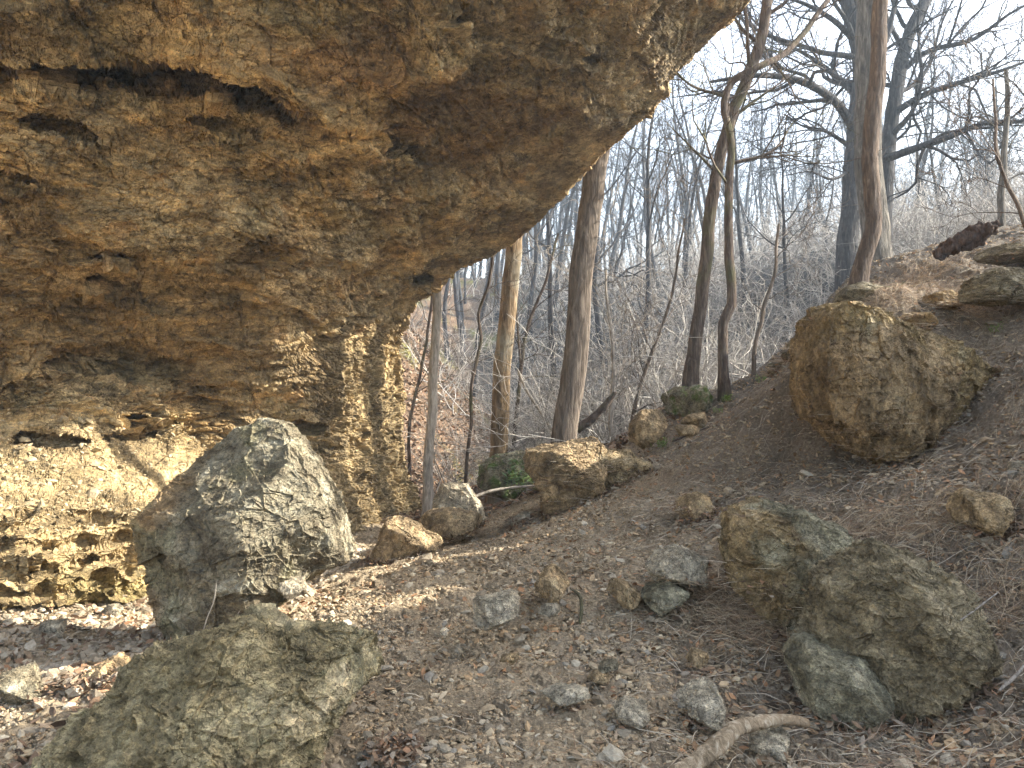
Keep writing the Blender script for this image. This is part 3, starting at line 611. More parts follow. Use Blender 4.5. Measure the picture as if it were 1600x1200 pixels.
near_tree('tree', [(667, 790, 11.0), (672, 690, 11.0), (676, 600, 11.0), (682, 500, 11.0), (686, 430, 11.0)], 0.145, 0.10, 'bark_pale', 'slim smooth grey tree beside the sunlit cliff foot', RT, nb=6, ext=4, blen=2, bt=(0.65, 1), flare=1.7)
near_tree('sapling', [(729, 755, 12.2), (735, 660, 12.2), (742, 570, 12.2), (752, 530, 12.2), (748, 490, 12.2), (762, 450, 12.2), (768, 410, 12.2)], 0.06, 0.04, 'bark_dark', 'thin crooked sapling between the slim grey tree and the peeling trunk', RT, nb=7, ext=1, blen=1.0, bt=(0.4, 1), cat='sapling')
near_tree('sapling', [(800, 720, 13.5), (808, 640, 13.5), (814, 575, 13.5), (828, 500, 13.5), (848, 450, 13.5)], 0.08, 0.04, 'bark_dark', 'forked thin sapling just right of the peeling trunk', RT, [([(814, 575, 13.5), (808, 500, 13.4), (806, 420, 13.2)], 0.05)], nb=8, ext=1, blen=1.4, bt=(0.4, 1), cat='sapling')
near_tree('sapling', [(640, 680, 15), (655, 590, 15), (668, 520, 15), (676, 440, 15)], 0.07, 0.04, 'bark_dark', 'thin dark sapling on the leafy slope close to the cliff edge', RT, nb=8, ext=1, blen=1.2, bt=(0.3, 1), cat='sapling')
near_tree('tree', [(1077, 606, 11.0), (1085, 540, 11.0), (1096, 450, 11.0), (1106, 360, 11.0), (1120, 270, 11.0), (1138, 195, 11.0), (1168, 120, 11.0), (1192, 50, 11.0), (1198, -40, 11.0)], 0.20, 0.12, 'bark_dark', 'dark slim tree leaning right, left one of the two on the crest', RT,
          [([(1142, 185, 11), (1190, 150, 11.2), (1232, 120, 11.4)], 0.07), ([(1120, 270, 11), (1080, 230, 10.8), (1040, 190, 11)], 0.05), ([(1145, 255, 11), (1200, 240, 11), (1240, 190, 11.3)], 0.06)], nb=9, ext=3, blen=2.2, bt=(0.5, 1))
near_tree('tree', [(1131, 596, 10.6), (1130, 540, 10.6), (1129, 500, 10.6), (1141, 480, 10.6), (1140, 400, 10.6), (1139, 300, 10.6), (1141, 220, 10.6), (1130, 160, 10.6), (1145, 125, 10.6), (1180, 108, 10.6), (1215, 90, 10.8)], 0.15, 0.07, 'bark_dark', 'dark crooked tree with a sharp bend near its top, right one of the two', RT,
          [([(1131, 150, 10.6), (1075, 130, 10.4), (1040, 90, 10.4)], 0.05)], nb=8, ext=1.5, blen=1.8, bt=(0.45, 1))
near_tree('sapling', [(1176, 600, 11.5), (1180, 545, 11.5), (1196, 480, 11.5), (1210, 430, 11.5), (1212, 412, 11.5)], 0.07, 0.04, 'bark_brown', 'short thin sapling on the crest left of the massive ochre boulder', RT, nb=6, ext=0.6, blen=0.9, bt=(0.4, 1), cat='sapling')
near_tree('tree', [(1340, 446, 9.6), (1350, 400, 9.6), (1362, 345, 9.6), (1358, 300, 9.6), (1363, 200, 9.6), (1371, 100, 9.6), (1377, 0, 9.6), (1380, -100, 9.6)], 0.21, 0.15, 'bark_red', 'reddish brown trunk curving at its base, in front of the straight grey one', RT, nb=6, ext=4, blen=2, bt=(0.75, 1))
near_tree('tree', [(1372, 450, 12.5), (1366, 380, 12.5), (1356, 260, 12.5), (1354, 120, 12.5), (1356, 0, 12.5), (1356, -120, 12.5)], 0.44, 0.36, 'bark_grey', 'thick straight furrowed grey trunk behind the reddish trunk', RT, nb=5, ext=6, blen=3.5, bt=(0.8, 1), maxlev=3)
near_tree('sapling', [(1565, 385, 12.0), (1565, 300, 12.0), (1572, 200, 12.0), (1570, 110, 12.0)], 0.12, 0.06, 'bark_grey', 'straight snapped sapling standing beyond the top of the right slope', RT, nb=8, ext=0, blen=1.3, bt=(0.3, 1), cat='sapling')
near_tree('sapling', [(1620, 400, 8.6), (1595, 340, 8.6), (1575, 290, 8.7), (1560, 240, 8.8), (1556, 180, 9)], 0.05, 0.025, 'bark_red', 'thin red-twigged sapling arching in from the right edge', RT, nb=10, ext=0.5, blen=1.1, bt=(0.2, 1), cat='sapling')
near_tree('sapling', [(960, 700, 11.5), (955, 640, 11.5), (958, 560, 11.6), (950, 480, 11.8)], 0.08, 0.03, 'bark_pale', 'pale many-branched bush stem right of the sturdy trunk', RT, nb=14, ext=0.6, blen=1.6, bt=(0.1, 1), cat='sapling')
near_tree('sapling', [(985, 690, 12.0), (1000, 600, 12), (1030, 520, 12), (1060, 400, 12)], 0.07, 0.03, 'bark_brown', 'leaning thin sapling between the sturdy trunk and the dark pair', RT, nb=14, ext=0.6, blen=1.5, bt=(0.1, 1), cat='sapling')

# the oak
R = np.random.default_rng(33)
OD = 17.0
near_tree('oak_tree', [(1322, 385, OD), (1328, 320, OD), (1334, 250, OD), (1338, 180, OD), (1345, 110, OD), (1335, 40, OD), (1315, -30, OD)], 0.52, 0.22, 'bark_oak', 'great spreading oak behind the thick grey trunk with sinuous limbs', R, [
    ([(1338, 210, OD), (1315, 170, OD-.4), (1280, 140, OD-.9), (1235, 122, OD-1.2), (1180, 118, OD-1.4), (1110, 128, OD-1.5)], .24),
    ([(1340, 150, OD), (1295, 110, OD+.4), (1250, 80, OD+.8), (1205, 60, OD+1)], .17),
    ([(1336, 235, OD), (1290, 205, OD+.4), (1250, 195, OD+.9), (1225, 178, OD+1)], .12),
    ([(1335, 262, OD), (1300, 280, OD-.5), (1262, 268, OD-1), (1225, 275, OD-1.2)], .08),
    ([(1332, 60, OD), (1300, 30, OD-.4), (1262, 8, OD-.5), (1200, -10, OD-.8)], .15),
    ([(1350, 120, OD), (1385, 60, OD+.4), (1400, 0, OD+.5), (1420, -60, OD+.8)], .2)], nb=12, blen=3.4, kids=5, maxlev=4, bt=(0.5, 1), group=None, ext=4, flare=1.35)
near_tree('oak_tree', [(1378, 400, OD+1), (1382, 300, OD+1), (1390, 200, OD+1), (1402, 130, OD+1), (1418, 60, OD+1.2), (1445, 0, OD+1.4), (1460, -60, OD+1.5)], 0.42, 0.2, 'bark_oak', 'second broad oak stem right of the thick grey trunk, limbs reaching right', R, [
    ([(1380, 250, OD+1), (1430, 232, OD), (1480, 215, OD-1), (1540, 192, OD-1.5), (1600, 190, OD-2), (1680, 185, OD-2)], .2),
    ([(1392, 180, OD+1), (1440, 150, OD+.6), (1490, 132, OD+.4), (1550, 115, OD), (1620, 90, OD)], .17),
    ([(1400, 120, OD+1), (1450, 80, OD+1), (1520, 62, OD+.6), (1580, 20, OD+.4), (1640, -10, OD)], .16),
    ([(1395, 150, OD+1), (1430, 130, OD+1.5), (1455, 95, OD+2), (1470, 40, OD+2), (1500, -20, OD+2)], .14),
    ([(1388, 215, OD+1), (1425, 175, OD+.4), (1440, 120, OD), (1435, 60, OD), (1450, 10, OD)], .14),
    ([(1386, 230, OD+1), (1420, 200, OD+1), (1425, 170, OD+1.1), (1490, 160, OD+1.3)], .09)], nb=12, blen=3.2, kids=5, maxlev=4, bt=(0.45, 1), group=None, ext=4, flare=1.3)

# --- mid-distance and far trees
protos = []
for k in range(7):
    R = np.random.default_rng(100+k)
    (Vt, Qt), (Vb, Qb) = make_tree('t', 15+k % 3*1.8, 0.17+0.03*(k % 3), R, limbs=10 if k < 4 else 8, maxlev=4 if k < 3 else 3, spread=0.34 if k < 4 else 0.22, first=0.35 if k < 4 else 0.5, kids=4, wander=0.38, rmin=0.009)
    protos.append((Vt, Qt, Vb, Qb))
mid = {}
def mid_tree(k, x, y, s, rot, label, group, sx=1.0):
    s = (CZ+(600-s)/F*y-H1(x, y))/(15+k % 3*1.8)
    if k not in mid:
        Vt, Qt, Vb, Qb = protos[k]
        a = mesh_obj('trunk', Vt, Qt, M['bark_oak'], smooth=True); b = mesh_obj('crown', Vb, Qb, M['bark_oak'], smooth=True)
        mid[k] = (a, b, True)
    a, b, fresh = mid[k]
    if not fresh: a, b = a.copy(), b.copy(); COL.objects.link(a); COL.objects.link(b)
    mid[k] = (mid[k][0], mid[k][1], False)
    r = empty('bare_tree', (x, y, H1(x, y))); r.rotation_euler[2] = rot; r.scale = (s*sx, s*sx, s); a.parent = r; b.parent = r
    tag(r, label, 'tree', group)
MT = [  # (pixel u, distance, proto, scale, label)
    (1010, 21, 0, 0.85, 'crooked bare tree with limbs reaching over the thicket, left of the dark pair'),
    (1160, 24, 1, 0.9, 'bare tree with a wide crown between the dark pair and the oak'),
    (1235, 21, 2, 0.72, 'bare tree with an upright crown just left of the oak'),
    (965, 25, 3, 0.9, 'straight bare tree seen right beside the sturdy trunk'),
    (1068, 28, 4, 1.0, 'slender bare tree directly behind the left dark tree'),
    (1290, 27, 5, 0.95, 'slender bare tree close behind the oak on its left'),
    (1480, 23, 2, 0.62, 'young bare tree under the low reaching oak limb'),
    (1540, 26, 1, 0.72, 'bare tree beyond the rotten log on the ridge'),
    (1420, 30, 0, 0.9, 'forked bare tree on the ridge right of the oak'),
    (860, 24, 6, 0.9, 'slender bare tree seen left of the sturdy trunk'),
    (740, 26, 5, 0.85, 'slender bare tree above the leafy slope beside the peeling trunk'),
    (1110, 33, 2, 1.0, 'tall bare tree up the far slope behind the dark pair'),
    (700, 31, 3, 0.8, 'bare tree on the leafy slope right of the cliff edge'),
    (1600, 29, 3, 0.9, 'bare tree at the right edge on the ridge'),
    (830, 33, 1, 0.9, 'wide-crowned bare tree up the far slope above the forked sapling'),
    (935, 36, 0, 1.0, 'wide-crowned bare tree up the far slope behind the sturdy trunk')]
for i, (u, d, k, s, lab) in enumerate(MT):
    mid_tree(k, (u-800)/F*d, d, 30+(i*67) % 170, 1.3*i, lab, 'bare trees on the near part of the far slope')
far_me = []
for k in range(7):
    Vt, Qt, Vb, Qb = protos[k]
    far_me.append((np.concatenate([Vt, Vb]), np.concatenate([Qt, Qb+len(Vt)])))
far_o = {}
nf = 0
R = np.random.default_rng(55)
FL = ['wide-crowned bare tree in the hazy stand on the far ridge', 'thin straight bare tree in the hazy stand on the far ridge', 'wide-crowned bare tree on the slope below the far ridge', 'thin straight bare tree on the slope below the far ridge']
tries = 0; placed = []
while nf < 290 and tries < 5000:
    tries += 1
    u = R.uniform(600, 1700); d = 30+62*R.uniform()**0.9
    x = (u-800)/F*d
    if any((x-a)**2+(d-b)**2 < 3.0 for a, b in placed): continue
    placed.append((x, d))
    k = int(R.choice(7, p=[.07, .07, .07, .13, .22, .22, .22]))
    if k not in far_o:
        o = mesh_obj('bare_tree', far_me[k][0], far_me[k][1], M['far_bark'], smooth=True); far_o[k] = o
    else: o = far_o[k].copy(); COL.objects.link(o)
    o.location = (x, d, H1(x, d)-0.1); s = max(0.35, min(1.0, (CZ+(600-R.uniform(40, 270))/F*d-H1(x, d))/(15+k % 3*1.8))); o.scale = (s, s, s); o.rotation_euler = (R.normal()*0.04, R.normal()*0.04, R.uniform(0, 6.28))
    far = d > 46
    lab = FL[(0 if far else 2)+(0 if k < 3 else 1)]
    tag(o, lab, 'tree', lab.replace('bare tree', 'bare trees')); nf += 1

# ------------------------------------------------------------------ undergrowth (uncountable)
tb = Tubes(); R = np.random.default_rng(77); tints = []
tbs = [Tubes(), Tubes(), Tubes()]
cnt = 0
while cnt < 1500:
    d = 12.5+R.uniform()**1.3*30; u = R.uniform(640, 1720); x = (u-800)/F*d
    if u < 800 and R.uniform() < 0.88: cnt += 1; continue
    if d < 15 and x > 4.2: continue
    if 20 < d < 31 and 1140 < u < 1330 and R.uniform() < 0.65: cnt += 1; continue
    z = H1(x, d)
    if CZ+(600-420)/F*d < z-0.5 and d < 20: continue
    k = int(R.integers(0, 3)); cnt += 1
    for j in range(int(R.integers(3, 6))):
        hgt = R.uniform(0.9, 2.6)*(1 if d < 16 else 1.25)
        branch(tbs[k], np.array([x+R.normal()*0.25, d+R.normal()*0.25, z-0.05]), unit(np.array([R.normal()*0.5, R.normal()*0.5, 1])), hgt, 0.011+0.0003*d, 2, 4 if d < 24 else 3, R, 0.42, -0.02, 3, 0.0022+0.0001*d, 0.62)
Vs, Qs, Cs, off = [], [], [], 0
for t, cc in zip(tbs, ((0.56, 0.53, 0.49), (0.22, 0.205, 0.19), (0.36, 0.33, 0.30))):
    Va, Qa = t.arrays(); Vs.append(Va); Qs.append(Qa+off); off += len(Va); Cs.append(np.tile(cc, (len(Va), 1)))
o = mesh_obj('undergrowth', np.concatenate(Vs), np.concatenate(Qs), M['twig'], col=np.concatenate(Cs), smooth=True)
tag(o, 'dense leafless brush covering the ravine and far slope', 'undergrowth', kind='stuff')

# ------------------------------------------------------------------ loose stones, leaves, straw
def rotm(n, R, tilt=1.0):
    a = R.uniform(0, 2*math.pi, n); b = R.normal(size=n)*0.5*tilt; c_ = R.normal(size=n)*0.5*tilt
    ca, sa, cb, sb, cc, sc_ = np.cos(a), np.sin(a), np.cos(b), np.sin(b), np.cos(c_), np.sin(c_); z, o1 = a*0, a*0+1
    Rz = np.stack([ca, -sa, z, sa, ca, z, z, z, o1], 1).reshape(-1, 3, 3); Rx = np.stack([o1, z, z, z, cb, -sb, z, sb, cb], 1).reshape(-1, 3, 3)
    Ry = np.stack([cc, z, sc_, z, o1, z, -sc_, z, cc], 1).reshape(-1, 3, 3)
    return Rz@Rx@Ry
ph = (1+5**.5)/2
ICO = np.array([(-1, ph, 0), (1, ph, 0), (-1, -ph, 0), (1, -ph, 0), (0, -1, ph), (0, 1, ph), (0, -1, -ph), (0, 1, -ph), (ph, 0, -1), (ph, 0, 1), (-ph, 0, -1), (-ph, 0, 1)])/math.hypot(1, ph)
ICF = np.array([(0, 11, 5), (0, 5, 1), (0, 1, 7), (0, 7, 10), (0, 10, 11), (1, 5, 9), (5, 11, 4), (11, 10, 2), (10, 7, 6), (7, 1, 8), (3, 9, 4), (3, 4, 2), (3, 2, 6), (3, 6, 8), (3, 8, 9), (4, 9, 5), (2, 4, 11), (6, 2, 10), (8, 6, 7), (9, 8, 1)])
def scatter(n, R, r0, r1, amin=-42, amax=42, pw=1.0):
    th = np.radians(R.uniform(amin, amax, n)); r = r0*(r1/r0)**(R.uniform(size=n)**pw); return r*np.sin(th), r*np.cos(th)
def stones(name, x, y, size, cols, R, label, mat='stones', flat=0.5):
    n = len(x); nv = 24; var = []
    for k in range(nv):
        b = ICO*(1+R.uniform(-0.34, 0.3, (12, 1)));  b = np.sign(b)*np.abs(b)**0.8
        var.append(b)
    var = np.array(var)[R.integers(0, nv, n)]
    sc_ = np.stack([size*R.uniform(0.7, 1.3, n), size*R.uniform(0.5, 0.9, n), size*R.uniform(0.3, 0.75, n)*flat*1.5], 1)
    Vv = np.einsum('nij,nkj->nki', rotm(n, R, 0.8), var*sc_[:, None])
    z = H(x, y)+sc_[:, 2]*R.uniform(-0.15, 0.5, n)
    Vv += np.stack([x, y, z], 1)[:, None]
    o = mesh_obj(name, Vv.reshape(-1, 3), (ICF[None]+(np.arange(n)*12)[:, None, None]).reshape(-1, 3), M[mat], col=np.repeat(cols, 12, 0))
    tag(o, label, 'gravel', kind='stuff'); return o
R = np.random.default_rng(91)
def keep_density(x, y, R):
    h = sstep(0.3, 2.3, x-0.12*(y-5)); n = fbm(np.c_[x*1.1, y*1.1, x*0], 3, 81)
    return R.uniform(size=len(x)) < np.clip((1-0.42*h)*(0.75+0.9*n), 0.08, 1)
x, y = scatter(150000, R, 2.3, 13); k = keep_density(x, y, R); x, y = x[k], y[k]
size = 0.0046*(1+R.exponential(0.75, len(x)))*(1+0.08*np.hypot(x, y)); size = np.minimum(size, 0.055)
pal = np.array([(0.34, 0.285, 0.21), (0.27, 0.225, 0.165), (0.40, 0.345, 0.26), (0.30, 0.275, 0.23), (0.35, 0.265, 0.175), (0.47, 0.42, 0.33), (0.23, 0.18, 0.13)])
cols = pal[R.choice(7, len(x), p=[.22, .24, .14, .14, .12, .05, .09])]*R.uniform(0.75, 1.2, (len(x), 1))
cols = cols*np.array([1.18, 1.1, 0.98])
stones('gravel', x, y, size, cols, R, 'broken limestone gravel strewn over the path and slope')
x, y = scatter(3600, R, 2.6, 12, pw=0.8); size = 0.016+R.exponential(0.011, len(x)); k = keep_density(x, y, R); x, y, size = x[k], y[k], size[k]
stones('stone_scree', x, y, size, pal[R.integers(0, 6, len(x))]*R.uniform(0.8, 1.15, (len(x), 1)), R, 'fist-sized broken stones scattered over the ground')
# floor under the left wall: paler, bigger
x = R.uniform(-5, -1.6, 14000); y = R.uniform(3.8, 8.6, 14000); size = 0.011+R.exponential(0.011, len(x)); size = np.minimum(size, .06)
stones('rubble', x, y, size, np.array([(0.40, 0.33, 0.24), (0.32, 0.27, 0.20), (0.48, 0.42, 0.33)])[R.integers(0, 3, len(x))]*R.uniform(0.75, 1.15, (len(x), 1)), R, 'pale rubble on the floor below the left wall')

bm_ = np.where((N[:, 2] > 0.3) & (UVf[:, 1] > 640) & (UVf[:, 1] < 830) & (UVf[:, 0] < 330) & (UVf[:, 0] > -200))[0]
bi = R.choice(bm_, 1500); H_keep = H
_bz = V2[bi, 2]; _H = H; H = lambda x, y, fine=True: _bz
stones('ledge_rubble', V2[bi, 0], V2[bi, 1], 0.008+R.exponential(0.010, 1500), np.array([(0.42, 0.34, 0.21), (0.35, 0.28, 0.17), (0.48, 0.39, 0.25)])[R.integers(0, 3, 1500)]*R.uniform(0.75, 1.15, (1500, 1)), R, 'small tan rubble lying on the ledge of the left wall')
H = _H
def leaves(name, x, y, size, cols, R, label, lift=0.01):
    n = len(x)
    base = np.array([(-1, 0, 0), (-0.3, 0.55, 0.15), (0.5, 0.45, 0.1), (1, 0, 0.25), (0.45, -0.5, 0.2), (-0.35, -0.5, 0.1)], float)
    b = base[None]*np.stack([size, size*R.uniform(0.5, 1, n), size*R.uniform(-1.2, 1.5, n)], 1)[:, None]
    b = b*(1+R.normal(size=(n, 6, 1))*0.12)
    Vv = np.einsum('nij,nkj->nki', rotm(n, R, 1.0), b)+np.stack([x, y, H(x, y)+lift*R.uniform(0.3, 2.2, n)], 1)[:, None]
    f = np.array([(0, 1, 4, 5), (1, 2, 3, 4)])
    o = mesh_obj(name, Vv.reshape(-1, 3), (f[None]+(np.arange(n)*6)[:, None, None]).reshape(-1, 4), M['leaves'], col=np.repeat(cols, 6, 0)); tag(o, label, 'leaves', kind='stuff'); return o
lp = np.array([(0.27, 0.18, 0.115), (0.20, 0.13, 0.085), (0.34, 0.26, 0.18), (0.15, 0.105, 0.075), (0.34, 0.20, 0.12), (0.33, 0.28, 0.22)])
X_, Y_ = scatter(42000, R, 2.4, 13); k = R.uniform(size=len(X_)) < sstep(2.0, 5.5, Y_+0.6*X_)*np.clip(0.2+0.4*sstep(0.3, 1.8, X_)+0.6*fbm(np.c_[X_, Y_, X_*0]*1.2, 3, 84), 0.05, 1); X_, Y_ = X_[k], Y_[k]
x2 = R.uniform(-3.5, 2.5, 26000); y2 = R.uniform(10.5, 25, 26000)
x3 = R.uniform(-4.6, -1.5, 1500); y3 = R.uniform(3.2, 6.9, 1500)
xx, yy = np.r_[X_, x2, x3], np.r_[Y_, y2, y3]
sz = np.r_[R.uniform(0.012, 0.034, len(X_)), R.uniform(0.04, 0.085, len(x2)), R.uniform(0.03, 0.055, len(x3))]
cols = lp[R.integers(0, 6, len(xx))]*R.uniform(0.8, 1.4, (len(xx), 1)); cols[:len(X_)] *= np.array([1.08, 1.05, 0.95])
leaves('leaf_litter', xx, yy, sz, cols, R, 'fallen brown leaves littering the slope and ravine floor')

def straws(name, x, y, ln, w, cols, R, label, lift=0.0, up=0.25, droop=1.0):
    n = len(x); a = R.uniform(0, 6.283, n); t = np.linspace(0, 1, 4)
    el = R.uniform(0, 1, n)**2*up; kk = R.normal(size=n)*0.45
    ang = a[:, None]+kk[:, None]*(t[None]-0.5)
    dx = np.cumsum(np.cos(ang), 1)/4*ln[:, None]; dy = np.cumsum(np.sin(ang), 1)/4*ln[:, None]
    px, py = x[:, None]+dx, y[:, None]+dy
    pz = H(px.ravel(), py.ravel()).reshape(n, 4)+lift+R.uniform(0.002, 0.02, n)[:, None]+(el*ln)[:, None]*t[None]*(1-0.5*droop*t[None]**2)*1.6
    nx, ny = -np.sin(ang)*w[:, None], np.cos(ang)*w[:, None]; zz = pz+w[:, None]*0.6
    taper = np.array([1, 1, 0.8, 0.35])
    Vv = np.stack([np.stack([px+nx*taper, py+ny*taper, pz], -1), np.stack([px-nx*taper, py-ny*taper, pz], -1), np.stack([px, py, pz+w[:, None]*1.4*taper], -1)], 2).reshape(n, 12, 3)
    f = grid_faces(4, 3, True)
    o = mesh_obj(name, Vv.reshape(-1, 3), (f[None]+(np.arange(n)*12)[:, None, None]).reshape(-1, 4), M['straw'], col=np.repeat(cols, 12, 0)); tag(o, label, 'straw', kind='stuff'); return o
xl, yl = scatter(6500, R, 2.4, 11, -20, 42); k = R.uniform(size=len(xl)) < sstep(0.2, 2.2, xl-0.1*(yl-4))*0.75; xl, yl = xl[k], yl[k]
straws('dead_stalks', xl, yl, R.uniform(0.12, 0.38, len(xl)), R.uniform(0.001, 0.0024, len(xl)), np.array([(0.52, 0.45, 0.35), (0.40, 0.33, 0.25), (0.30, 0.22, 0.16)])[R.integers(0, 3, len(xl))]*R.uniform(0.75, 1.2, (len(xl), 1)), R, 'long pale dead stalks scattered over the right slope', lift=0.008)
cx, cy_ = [], []
for uu, vv, sg, nn in ((1190, 985, .16, 900), (1245, 955, .12, 600), (1130, 960, .2, 600), (1340, 850, .2, 700), (1500, 470, .3, 1200), (1580, 460, .3, 1200), (1430, 440, .25, 900), (1380, 470, .2, 700), (1590, 800, .15, 500), (1450, 830, .2, 500), (1580, 950, .15, 500), (1020, 760, .2, 300)):
    q = raycast(uu, vv); cx.append(q[0]+R.normal(size=nn)*sg); cy_.append(q[1]+R.normal(size=nn)*sg)
cx, cy_ = np.concatenate(cx), np.concatenate(cy_)
straws('straw_tufts', cx, cy_, R.uniform(0.08, 0.28, len(cx)), R.uniform(0.0008, 0.0018, len(cx)), np.array([(0.38, 0.27, 0.17), (0.50, 0.40, 0.27), (0.26, 0.18, 0.12)])[R.integers(0, 3, len(cx))]*R.uniform(0.7, 1.2, (len(cx), 1)), R, 'matted rusty straw caught between the boulders', lift=0.01, up=0.55)
x, y = scatter(38000, R, 2.4, 11.5, -30, 42); k = R.uniform(size=len(x)) < np.clip(sstep(-0.2, 2.2, x-0.1*(y-4))*(0.35+0.65*sstep(3.4, 4.6, y))*(0.55+1.1*fbm(np.c_[x, y, x*0]*1.4, 3, 86)), 0.015, 1); x, y = x[k], y[k]
sp_c = np.array([(0.44, 0.36, 0.25), (0.32, 0.235, 0.16), (0.54, 0.47, 0.37), (0.26, 0.18, 0.12)])
straws('dry_straw', x, y, R.uniform(0.06, 0.26, len(x)), R.uniform(0.0009, 0.0021, len(x)), sp_c[R.integers(0, 4, len(x))]*R.uniform(0.7, 1.2, (len(x), 1)), R, 'dry needles, grass and fine twigs matted over the right slope')

PB, PT = [], []
for Wv, Nv, d, lab in BG:
    if d > 10: continue
    h = H(Wv[:, 0], Wv[:, 1], False); m = (np.abs(Wv[:, 2]-h) < 0.05) & (Wv[:, 1] < d+0.1); q = Wv[m]
    if len(q): PB.append(q[R.integers(0, len(q), int(min(len(q)*0.7, 420) if 'boulder' in lab or 'ledge' in lab else min(len(q)*0.1, 14)))])
    if 'massive' in lab or 'split' in lab or 'upper slope' in lab or 'outcrop' in lab or 'top of the right' in lab or 'ledge' in lab:
        m = (Nv[:, 2] > 0.62) & (Wv[:, 2] > h+0.05); q = Wv[m]; nn = 500 if 'massive' in lab else 220
        if len(q): PT.append(q[R.integers(0, len(q), nn)])
PB = np.concatenate(PB); PT = np.concatenate(PT)
bx_, by_ = PB[:, 0]+R.normal(size=len(PB))*0.05, PB[:, 1]-np.abs(R.normal(size=len(PB)))*0.07
leaves('leaf_drifts', bx_, by_, R.uniform(0.012, 0.03, len(PB)), 0.85*lp[R.integers(0, 6, len(PB))]*R.uniform(0.7, 1.25, (len(PB), 1)), R, 'brown leaves drifted against the feet of the rocks', lift=0.03)
bx_, by_ = PB[:, 0]+R.normal(size=len(PB))*0.06, PB[:, 1]-np.abs(R.normal(size=len(PB)))*0.06
stones('rock_chips', bx_, by_, 0.006+R.exponential(0.009, len(PB)), pal[R.integers(0, 6, len(PB))]*R.uniform(0.75, 1.15, (len(PB), 1)), R, 'small rock chips gathered at the feet of the rocks')
_H = H; H = lambda x, y, fine=True: PT[:, 2] if len(x) == len(PT) else np.repeat(PT[:, 2], 4)
leaves('leaves_on_rocks', PT[:, 0], PT[:, 1], R.uniform(0.012, 0.03, len(PT)), lp[R.integers(0, 6, len(PT))]*R.uniform(0.7, 1.2, (len(PT), 1)), R, 'brown leaf scraps lying on top of the boulders')
straws('straw_on_rocks', PT[:, 0], PT[:, 1], R.uniform(0.05, 0.2, len(PT)), R.uniform(0.0008, 0.0016, len(PT)), sp_c[R.integers(0, 4, len(PT))]*R.uniform(0.8, 1.3, (len(PT), 1)), R, 'dry straw lying on top of the boulders', up=0.1)
H = _H
# ------------------------------------------------------------------ wood on the ground
def log(name, path, w, mat, label, cat, sides=16, n=40, world=False, rg=0.09, ends=0.8):
    pts = np.array([P(*a) for a in path]) if not world else np.array(path, float)
    q = smooth_path(pts, n); base = q[0].copy(); q = q-base
    rad = np.interp(np.linspace(0, 1, n), np.linspace(0, 1, len(w)), w)/2*(1+0.10*fbm((q+base)*9, 3, 95))
    rad[0] *= 0.25; rad[-1] *= 0.3
    tb = Tubes(); tb.add(q, rad, sides); V_, Q_ = tb.arrays()
    nn = vnormals(V_, Q_); V_ = V_+nn*(fbm((V_+base)*14, 4, 96)*np.mean(w)*rg)[:, None]
    caps = [[np.arange(sides)[::-1]], [np.arange(sides)+(n-1)*sides]]
    o = mesh_obj(name, V_, [Q_]+[np.array(c_) for c_ in caps], M[mat], smooth=True); o.location = base; tag(o, label, cat); return o
log('branch', [(1055, 1215, 3.0), (1105, 1178, 3.1), (1150, 1140, 3.22), (1195, 1128, 3.32), (1240, 1126, 3.4), (1262, 1130, 3.42)], [0.075, 0.07, 0.07, 0.055, 0.05, 0.035], 'wood_log', 'thick bleached curved branch lying across the bottom of the gravel', 'branch', n=90, sides=22, rg=0.14)
log('log', [(1462, 402, 9.0), (1490, 384, 9.0), (1525, 368, 9.0), (1560, 350, 9.0)], [0.12, 0.2, 0.24, 0.09], 'wood_rot', 'dark reddish rotten log propped on the top of the right slope', 'log', n=40, rg=0.3, sides=24)
log('branch', [(737, 778, 9.7), (765, 768, 9.8), (800, 762, 9.9), (838, 759, 10)], [0.045, 0.04, 0.035, 0.03], 'bark_pale', 'pale fallen branch lying between the pale boulder and the ledge', 'branch', sides=8)
log('stick', [(890, 918, 4.78), (905, 930, 4.74), (909, 950, 4.68), (906, 975, 4.6)], [0.012, 0.022, 0.025, 0.014], 'bark_dark', 'dark curved stick beside the low brown rock', 'stick', sides=8)
log('stick', [(312, 1004, 3.9), (322, 970, 3.9), (335, 935, 3.88), (338, 910, 3.88)], [0.007, 0.006, 0.006, 0.005], 'bark_pale', 'thin upright pale stem in front of the tall standing boulder', 'stick', sides=6)
log('stick', [(352, 1000, 3.95), (364, 975, 3.95), (374, 955, 3.95)], [0.006, 0.005, 0.004], 'bark_pale', 'shorter pale stem just right of the thin upright one', 'stick', sides=6)
log('branch', [(-20, 1120, 3.9), (30, 1100, 4.0), (90, 1085, 4.05), (108, 1078, 4.1)], [0.06, 0.055, 0.05, 0.03], 'bark_brown', 'half-shadowed branch lying at the left edge', 'branch', sides=10)
log('branch', [(900, 672, 11.2), (925, 655, 11.2), (950, 628, 11.2), (962, 612, 11.2)], [0.13, 0.12, 0.11, 0.06], 'bark_dark', 'dark broken branch slanting up beside the sturdy trunk', 'branch', sides=10)
log('branch', [(868, 680, 12.2), (845, 645, 12.2), (818, 600, 12.2), (808, 575, 12.2)], [0.05, 0.045, 0.04, 0.03], 'bark_pale', 'pale bent branch arching left of the sturdy trunk', 'branch', sides=8)
log('stick', [(1500, 970, 3.6), (1530, 948, 3.7), (1560, 925, 3.85)], [0.008, 0.01, 0.007], 'bark_pale', 'straight pale twig leaning on the grey-green boulder', 'stick', sides=6)
